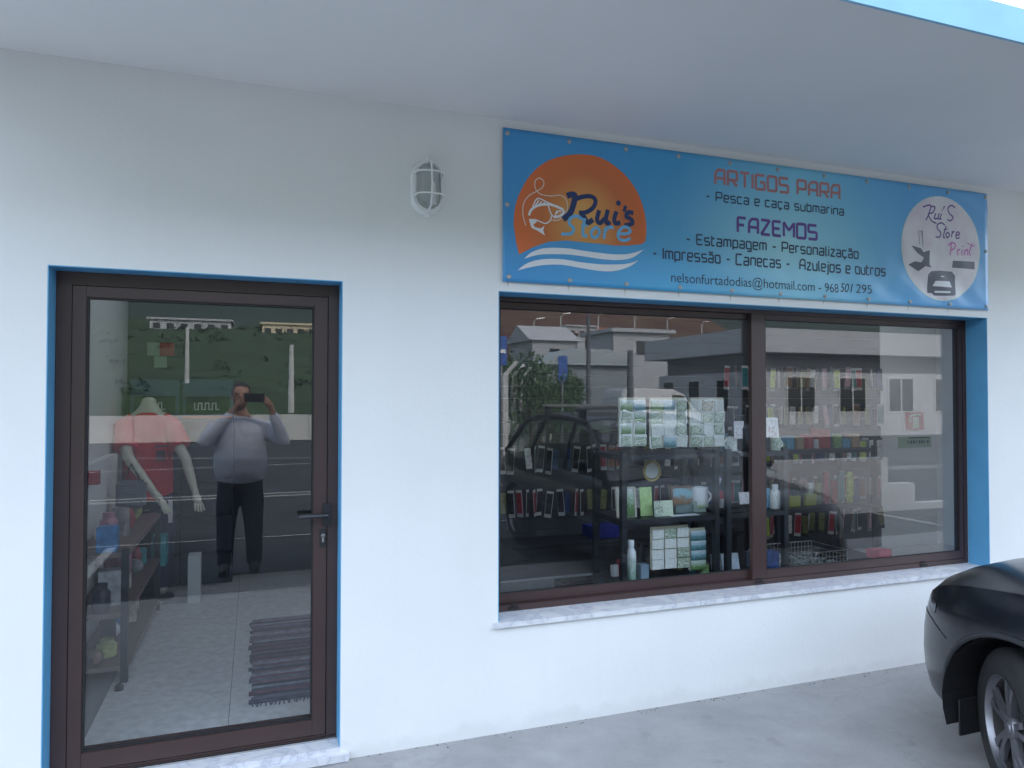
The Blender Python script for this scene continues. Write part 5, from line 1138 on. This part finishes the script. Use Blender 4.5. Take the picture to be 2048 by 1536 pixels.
hill('green_hill', lambda x, y: -.1 + max(0, (-27 - y)) * .150 * min(1, max(0, (26 - x) / 10)) + .35 * nz(x, y) * min(1, max(0, (-27 - y) / 15)), -90, 40, -26, -112, 90, 60, M_grass)
hill('mountain', lambda x, y: max(-1, (-150 - y) * .52 + 9 * nz(x * .06, y * .06) + 4 * nz(x * .2, y * .2) + 3) if y < -150 else -1, -700, 700, -150, -620, 120, 40, M_far)
hill('red_hill', lambda x, y: -1 + max(0, (-88 - y)) * .45 + 1.2 * nz(x * .2, y * .2) * min(1, max(0, (-88 - y) / 20)) if y < -88 else -1, 18, 96, -88, -148, 60, 30, M_red)
_r = random.Random(8); sc = MB()
for _ in range(260):
    x = _r.uniform(-55, 22); y = _r.uniform(-29, -105); z = -.1 + max(0, (-27 - y)) * .150 * min(1, max(0, (26 - x) / 10)) + .35 * nz(x, y); rr = _r.uniform(.25, .8)
    for _ in range(16):
        v = Vector((_r.gauss(0, .5), _r.gauss(0, .5), abs(_r.gauss(0, .4)))) * rr; q = Matrix.Rotation(_r.random() * 6.3, 3, 'Z') @ Matrix.Rotation(_r.random() * 3, 3, 'X'); k = .32 * rr
        sc.add([Vector((x, y, z)) + v + q @ Vector(c) * k for c in ((-.6, 0, 0), (0, -.8, .1), (.6, 0, 0), (0, .8, .1))], [(0, 1, 2, 3)])
obj('hill_scrub', sc, mat('scrub_leaf', (.028, .060, .019), .85, var=.1, vscale=.4), kind='stuff')
# shrubs: crowns of leaf-sized faces
def leaf_mass(n, rx, ry, rz, zc, seed, size=.05):
    r_ = random.Random(seed); mb = MB(); cl = [(r_.uniform(-.6, .6) * rx, r_.uniform(-.6, .6) * ry, zc + r_.uniform(-.55, .6) * rz, r_.uniform(.35, .6)) for _ in range(9)]
    for _ in range(n):
        c = r_.choice(cl); v = Vector((r_.gauss(0, 1), r_.gauss(0, 1), r_.gauss(0, 1))).normalized() * r_.uniform(.55, 1.05) * c[3]
        p = Vector((c[0] + v.x * rx, c[1] + v.y * ry, c[2] + v.z * rz)); q = Matrix.Rotation(r_.random() * 6.3, 3, 'Z') @ Matrix.Rotation(r_.random() * 3, 3, 'X'); s = size * r_.uniform(.7, 1.5)
        mb.add([p + q @ Vector(k) * s for k in ((-.5, 0, 0), (0, -1, .1), (.5, 0, 0), (0, 1, .1))], [(0, 1, 2, 3)])
    return mb
M_leaf = mat('shrub_leaf', (.05, .11, .03), .7, var=.5, vscale=3); M_stem = mat('stem', (.10, .075, .05), .9)
def shrub(x, y, h, rx, seed, label, name='shrub', cat='shrub', n=1600, z=0, m=None, size=.06):
    o = thing(name, label, cat, (x, y, z)); cr = leaf_mass(n, rx, rx, h * .42, h * .58, seed, size); cr.v = [v + Vector((x, y, z)) for v in cr.v]; obj('crown', cr, m or M_leaf, o)
    tr = MB().tube([(x, y, z - .1), (x + .03, y, z + h * .3), (x - .02, y + .02, z + h * .6)], [.06 * h / 2, .045 * h / 2, .02], 7)
    for k in range(5): a = k * 1.3; tr.tube([(x, y, z + h * .3), (x + rx * .5 * math.cos(a), y + rx * .5 * math.sin(a), z + h * .65)], [.025, .008], 5)
    obj('trunk', tr, M_stem, o); return o
# fence of concrete posts running away from the shop, left part of the window
fe = thing('post_fence', 'fence of pale concrete posts and wires along the lane opposite', 'fence', (7, -18, 0))
A_, B_ = mir(1012, 900, -11.5), mir(1112, 840, -24.0)
for k in range(11):
    u = k / 10; p = Vector((A_.x, -11.5, 0)).lerp(Vector((B_.x, -24.0, 0)), u); obj('fence_post', MB().box(p.x - .06, p.x + .06, p.y - .06, p.y + .06, -.05, 2.1).tube([(p.x, p.y, 2.08), (p.x + .28, p.y, 2.38)], .05, 6), M_conc, fe)
for z in (.5, 1.1, 1.7): obj('fence_wire', MB().tube([(A_.x, -11.5, z), (B_.x, -24.0, z)], .01, 5), M_steel, fe)
sn = ['first', 'second', 'third', 'fourth', 'fifth', 'sixth', 'seventh']
for k in range(7):
    u = (k + .3) / 7; p = Vector((A_.x + .8, -12.2, 0)).lerp(Vector((B_.x + .9, -24.5, 0)), u)
    shrub(p.x, p.y, 2.5 + .4 * math.sin(k * 2.1), 1.0, 20 + k, 'dense dark green shrub behind the post fence, %s from the road' % sn[k])
# poles
def pole(px, pyt, y, label, arm=False, r_=.07, m=None):
    p = mir(px, pyt, y); o = thing('utility_pole', label, 'pole', (p.x, y, 0)); zt = p.z
    obj('pole_shaft', MB().tube([(p.x, y, -.05), (p.x, y, zt)], [r_ * 1.3, r_ * .8], 12), m or M_conc, o)
    if arm: obj('lamp_arm', MB().tube([(p.x, y, zt - .1), (p.x + .3, y, zt + .25), (p.x + 1.1, y, zt + .35)], [.04, .035, .05], 8), M_steel, o)
    return o
pole(375, 655, -42, 'pale utility pole on the green slope, mirrored behind the red T-shirt', r_=.12); pole(583, 690, -33, 'pale concrete pole on the green slope, mirrored right of the photographer', r_=.13)
pole(1179, 622, -17, 'tall dark pole before the parked van, mirrored in the left pane', r_=.07, m=mat('pole_dark', (.10, .11, .12), .6)); pole(1263, 700, -15, 'thick leaning post beside the white van', r_=.1, m=mat('pole_dark', (.10, .11, .12), .6))
for k, (px, py) in enumerate([(1068, 642), (1122, 632), (1197, 633), (1270, 633), (1335, 640), (1404, 648)]):
    pole(px, py, -60 - k * 3, 'thin pale street lamp before the red hill, %s from the left' % sn[k], True, .09)
# blue signs
for (pa, pya, pb, pyb, y, lab) in ((1119, 712, 1137, 762, -14, 'tall narrow blue sign on a post in front of the fence'), (997, 672, 1016, 730, -10.5, 'blue board with white stripes at the left edge of the reflections')):
    a, b = mir(pa, pyb, y), mir(pb, pya, y); s_ = thing('blue_sign', lab, 'sign', ((a.x + b.x) / 2, y, 0)); obj('sign_panel', MB().box(a.x, b.x, y - .02, y + .02, a.z, b.z), mat('sign_blue', (.02, .09, .36), .4), s_, bevel=.004)
    obj('sign_post', MB().tube([((a.x + b.x) / 2, y - .05, -.05), ((a.x + b.x) / 2, y - .05, b.z)], .03, 8), M_steel, s_)
    if y > -12: obj('sign_stripe', MB().box(a.x + .03, b.x - .03, y + .021, y + .025, a.z + .25, a.z + .33), M_print, s_)
# long white building
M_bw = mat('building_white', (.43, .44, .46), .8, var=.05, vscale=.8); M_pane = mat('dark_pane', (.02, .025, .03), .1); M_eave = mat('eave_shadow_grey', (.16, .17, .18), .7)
wh = thing('long_white_building', 'long white building with deep eaves and dark windows across the road', 'building', (25, -24, 0))
cx0, cy0, H_ = 18.7, -20.0, 4.35
obj('wall', MB().box(cx0, cx0 + 26, cy0 - 7, cy0, -.05, H_ - 1.7), M_bw, wh)
obj('eave_shade_band', MB().box(cx0 + .3, cx0 + 25.7, cy0 - 6.7, cy0 - .3, H_ - 1.699, H_ - .95), M_eave, wh)  # recessed band, the shade under the parapet put into its grey
obj('parapet', MB().box(cx0 - .5, cx0 + 26.5, cy0 - 7.5, cy0 + .5, H_ - .949, H_), M_bw, wh)
for k in range(9):
    x = cx0 + 1.6 + 2.7 * k; f_ = obj('window', MB().box(x, x + 1.5, cy0 - .001, cy0 + .03, .95, 2.5), M_conc, wh); obj('pane', MB().box(x + .08, x + .71, cy0 + .031, cy0 + .04, 1.03, 2.42), M_pane, f_); obj('pane', MB().box(x + .79, x + 1.42, cy0 + .031, cy0 + .04, 1.03, 2.42), M_pane, f_)
for k in range(3):
    y = cy0 - 1.6 - 2.1 * k; f_ = obj('window', MB().box(cx0 - .03, cx0 + .001, y - .75, y + .15, .95, 2.4), M_conc, wh); obj('pane', MB().box(cx0 - .04, cx0 - .031, y - .68, y + .08, 1.03, 2.32), M_pane, f_)
def house(x, y, w_, d, h, z, label, m=M_bw, nw=4, roof=None):
    o = thing('house', label, 'house', (x, y, z)); obj('wall', MB().box(x - w_ / 2, x + w_ / 2, y - d, y, z - 4, z + h), m, o)
    rf = MB().box(x - w_ / 2 - .3, x + w_ / 2 + .3, y - d - .3, y + .3, z + h + .001, z + h + .25) if not roof else MB().prism([(y - d - .3, z + h + .001), (y + .3, z + h + .001), (y - d / 2, z + h + 1.3)], x - w_ / 2 - .3, x + w_ / 2 + .3, 'X')
    obj('roof', rf, roof or m, o)
    for k in range(nw): xx = x - w_ / 2 + w_ * (k + .5) / nw; obj('window', MB().box(xx - .4, xx + .4, y + .001, y + .05, z + h * .35, z + h * .75), M_pane, o)
    return o
M_tilr = mat('red_tiles', (.32, .12, .07), .8, var=.2, vscale=2); M_cream = mat('building_cream', (.62, .54, .38), .8)
p = mir(382, 655, -96); house(p.x, -96, 9.5, 6, 1.7, p.z - .8, 'long low white house on the ridge above the green slope', nw=6)
p = mir(580, 668, -96); house(p.x, -96, 7.0, 6, 2.0, p.z - .8, 'cream house on the ridge at the right of the door reflection', M_cream, 5)
for k, (px, py, w_, h) in enumerate([(1100, 690, 5, 2.6), (1132, 692, 4, 2.0), (1165, 686, 5, 2.6), (1210, 690, 7, 1.8), (1248, 692, 4, 1.6)]):
    p = mir(px, py, -100); house(p.x, -100, w_, 5, h, p.z, 'small white house under the red hill, %s from the left' % sn[k], nw=3, roof=M_tilr if k % 2 else None)
p = mir(1285, 732, -38); house(p.x, -38, 4.2, 4, 2.2, max(0, p.z), 'pale cube shaped outbuilding behind the white van', nw=1)
p = mir(1110, 730, -45); house(p.x, -45, 3.5, 5, 2.4, max(0, p.z) - .6, 'white gabled shed beyond the post fence', nw=1, roof=M_bw)
# tanks behind the fence
p = mir(1165, 745, -32); tk2 = thing('grey_mound_shed', 'low grey shed behind the tall dark pole', 'shed', (p.x, -32, 0)); obj('wall', MB().box(p.x - 2.2, p.x + 3, -35, -32, -.05, p.z + .4), mat('shed_grey', (.26, .30, .32), .7), tk2); obj('roof', MB().prism([(p.x - 2.6, p.z + .401), (p.x + 3.4, p.z + .401), (p.x + 1.5, p.z + 1.3), (p.x - .5, p.z + 1.3)], -35.3, -31.7, 'Y'), mat('shed_roof', (.35, .40, .42), .6), tk2)
# white van
def van(x, y, label):
    o = thing('white_van', label, 'van', (x, y, 0)); M_v = mat('van_white', (.62, .63, .65), .3, coat=.5)
    prof = [(-2.2, .35), (2.15, .35), (2.25, .55), (2.2, .85), (1.35, 1.05), (.75, 1.75), (.2, 1.95), (-2.05, 1.98), (-2.2, 1.7)]
    bd = obj('van_body', MB().prism([(x + a, b) for a, b in prof], y - .85, y + .85, 'Y'), M_v, o, bevel=.06, smooth=True)
    obj('side_window', MB().prism([(x + a, b) for a, b in [(.15, 1.1), (1.15, 1.1), (.68, 1.68), (.15, 1.72)]], y + .8505, y + .856, 'Y'), M_carglass, bd)
    obj('windscreen', MB().add([(x + 1.33, y - .7, 1.12), (x + 1.33, y + .7, 1.12), (x + .83, y + .66, 1.70), (x + .83, y - .66, 1.70)], [(0, 1, 2, 3)]), M_carglass, bd)
    for wx in (-1.4, 1.4):
        for s in (-1, 1):
            w_ = obj('wheel', MB().lathe([(.2, -.1), (.32, -.09), (.33, 0), (.32, .09), (.2, .1)], (x + wx, y + s * .78, .33), 'Y', 20), M_tyre, o); obj('rim', MB().lathe([(.2, 0), (.19, s * .1), (0, s * .09)], (x + wx, y + s * .78, .33), 'Y', 16), M_alloy, w_)
    return o
p = mir(1318, 790, -23.0); van(p.x, -23.0, 'white van with a sloping bonnet parked across the road')
gw = thing('stepped_low_wall', 'low white stepped boundary wall beside the parking bays', 'wall', (7, -4.2, 0))
a, b = mir(1535, 924, -4.2), mir(1778, 924, -4.2); obj('wall_block', MB().box(max(a.x, 5.0), b.x, -4.35, -4.2, -.14, a.z), M_bw, gw)
c = mir(1832, 966, -4.2); obj('wall_block', MB().box(b.x + .001, c.x, -4.35, -4.2, -.14, c.z), M_bw, gw)
d = mir(1895, 1003, -4.2); obj('wall_block', MB().box(c.x + .001, d.x + .6, -4.35, -4.2, -.14, d.z), M_bw, gw)
# terrain either side: trees beyond the wall
for k, (x, y, h) in enumerate([(-14, -30, 3.2), (-9.5, -34, 2.6), (9.5, -29, 3.0), (12.5, -33, 3.4), (-20, -37, 4)]):
    shrub(x, y, h, h * .42, 60 + k, 'rounded green tree beyond the low wall, %s from the left' % ['second', 'third', 'fourth', 'last', 'first'][k], 'tree', 'tree', 2600, z=max(0, (-27 - y) * .12), size=.09)

# ------------------------------------------------------------------ photographer, mirrored in the door
PX_, PY_ = -.11, -3.50
po = (PX_, PY_, 0.0)
person = thing('person', 'person in a pale grey sweatshirt and dark trousers holding a phone up sideways', 'person', (PX_, PY_, -.0))
M_skin = mat('skin', (.36, .20, .145), .5, var=.08, vscale=12)
nd = [((PX_, PY_, .90), (.16, .12))]; ed = []
t1 = chain(nd, ed, 0, [((PX_, PY_ + .03, 1.05), (.18, .15)), ((PX_, PY_, 1.22), (.17, .12)), ((PX_, PY_ - .01, 1.34), (.10, .08))])
chain(nd, ed, t1, [((PX_, PY_ + .01, 1.43), .056), ((PX_, PY_ + .03, 1.50), .06)])
ends = []
for s, el, ha, tip in ((-1, (PX_ - .30, PY_ + .16, 1.17), (-.125, -3.265, 1.515), (-.083, -3.216, 1.558)), (1, (PX_ + .37, PY_ + .16, 1.17), (.135, -3.265, 1.505), (.093, -3.216, 1.548))):
    k = chain(nd, ed, t1, [((PX_ + s * .19, PY_, 1.31), .06), ((PX_ + s * .245, PY_ + .06, 1.24), .05), (el, .042), (tuple(Vector(el) * .5 + Vector(ha) * .5), .037), (tuple(Vector(el) * .12 + Vector(ha) * .88), .027)])
    H = Vector(ha); T = Vector(tip); d = (T - H).normalized()
    pm = chain(nd, ed, k, [(tuple(H), (.036, .022)), (tuple(H + d * .035), (.036, .018))])
    for f in range(4):                   # fingers curl over the phone's top edge and back
        zt = 1.612 - .022 * f if f < 1 else 1.596 - .026 * (f - 1)
        b0 = H + d * .045 + Vector((0, -.004, .030 - .019 * f)); b1 = Vector((T.x + s * .012, -3.222, b0.z + .018)); b2 = Vector((T.x - s * .012, -3.223, b1.z + .006))
        chain(nd, ed, pm, [(tuple(b0), .0105), (tuple(b1), .009), (tuple(b2), .0075)])
    chain(nd, ed, pm, [(tuple(H + Vector((-s * .008, -.004, -.035))), .012), (tuple(Vector((T.x, -3.224, 1.520))), .010), (tuple(Vector((T.x - s * .022, -3.224, 1.528))), .0085)])
for s in (-1, 1): chain(nd, ed, 0, [((PX_ + s * .10, PY_, .78), .095), ((PX_ + s * .11, PY_ + .01, .46), .062), ((PX_ + s * .12, PY_ - .01, .12), .04), ((PX_ + s * .125, PY_ + .08, .05), .035)])
HC = Vector((PX_, PY_ + .05, 1.595))
hm = MB().ball(HC, .078, .098, .108, 24, 18).ball(HC + Vector((0, .02, -.065)), .058, .072, .055, 20, 12)
hm.ball(HC + Vector((0, .100, -.012)), .013, .020, .024, 10, 8)                        # nose
hm.ball(HC + Vector((0, .086, -.058)), .024, .012, .008, 10, 6)                         # mouth
for s in (-1, 1):
    hm.ball(HC + Vector((s * .080, -.005, -.005)), .010, .020, .032, 10, 8)             # ears
    hm.ball(HC + Vector((s * .031, .088, .022)), .020, .010, .007, 10, 6)               # brow
pb_ = place(skin_mesh(nd, ed, 2, voxel=.0065, extra=[mesh_of(hm, 'h')]), 'body', M_skin, person, po)
for s in (-1, 1): obj('eye', MB().ball(HC + Vector((s * .031, .088, .008)), .012, .008, .007, 10, 8), mat('eye_dark', (.05, .04, .04), .2), person, smooth=True)
hr = MB().ball(HC + Vector((0, -.012, .018)), .085, .098, .102, 24, 16)
hr.v = [v if not (v.y > HC.y + .045 and v.z < HC.z + .06) else Vector((v.x * .9 + HC.x * .1, HC.y + .02, v.z)) for v in hr.v]; obj('hair', hr, mat('hair_dark', (.035, .03, .028), .8, bump=.8, bscale=90), person, smooth=True)
SW = [[((PX_, PY_ + .01, .84), .205, .165), ((PX_, PY_ + .03, .93), .225, .20), ((PX_, PY_ + .045, 1.03), .23, .205), ((PX_, PY_ + .03, 1.17), .215, .175), ((PX_, PY_, 1.30), .215, .13), ((PX_, PY_ - .005, 1.365), .18, .105), ((PX_, PY_, 1.41), .08, .08)]]
for s, el, ha in ((-1, (PX_ - .30, PY_ + .16, 1.17), (-.135, -3.28, 1.485)), (1, (PX_ + .37, PY_ + .16, 1.17), (.145, -3.28, 1.475))):
    E_, H_a = Vector(el), Vector(ha)
    SW.append([((PX_ + s * .12, PY_, 1.31), .08, .08), ((PX_ + s * .22, PY_ + .02, 1.285), .082, .082), (tuple(Vector((PX_ + s * .24, PY_ + .04, 1.25)).lerp(E_, .5)), .068, .068), (tuple(E_), .058, .058)])
    SW.append([(tuple(E_ + (E_ - H_a).normalized() * .03), .05, .05), (tuple(E_), .060, .060), (tuple(E_.lerp(H_a, .5)), .052, .052), (tuple(E_.lerp(H_a, .84)), .040, .040)])
place(cloth(SW, .011), 'sweatshirt', mat('sweatshirt_grey', (.58, .60, .68), .9, bump=1.0, bscale=9), person, po)
sc_ = MB().tube([(PX_ - .07 + .014 * k, PY_ + .168 + .0 * k, 1.24 + .008 * math.sin(k * 2.2)) for k in range(11)], .0035, 5); obj('chest_script', sc_, mat('script_ink', (.03, .04, .09), .7), person)
place(cloth([[((PX_, PY_, .94), .18, .15), ((PX_, PY_, .84), .195, .155), ((PX_, PY_, .76), .18, .14)]] + [[((PX_ + s * .09, PY_, .84), .10, .13), ((PX_ + s * .105, PY_, .62), .10, .11), ((PX_ + s * .12, PY_ + .005, .35), .078, .085), ((PX_ + s * .125, PY_, .07), .068, .075)] for s in (-1, 1)], .012), 'trousers', mat('jeans_dark', (.012, .02, .045), .85), person, po)
for s in (-1, 1): obj('shoe', MB().ball((PX_ + s * .125, PY_ + .06, .045), .048, .135, .052, 16, 10).box(PX_ + s * .125 - .045, PX_ + s * .125 + .045, PY_ - .06, PY_ + .18, .0, .022), mat('shoe_dark', (.03, .03, .035), .7), person, smooth=True)
ph = thing('phone', 'dark phone held sideways in both hands in front of the face', 'phone', (.005, -3.2125, 1.571))
obj('phone_body', MB().box(-.078, .088, -3.217, -3.208, 1.532, 1.610), M_blackmetal, ph, bevel=.003)
obj('camera_lens', MB().lathe([(.0075, -3.2079), (.0075, -3.206), (.005, -3.2058), (0, -3.2058)], (0, 0, 1.571), 'Y', 16), M_carglass, ph, smooth=True)
obj('screen', MB().box(-.074, .084, -3.2181, -3.2172, 1.536, 1.606), mat('screen_dim', (.05, .06, .07), .1), ph)
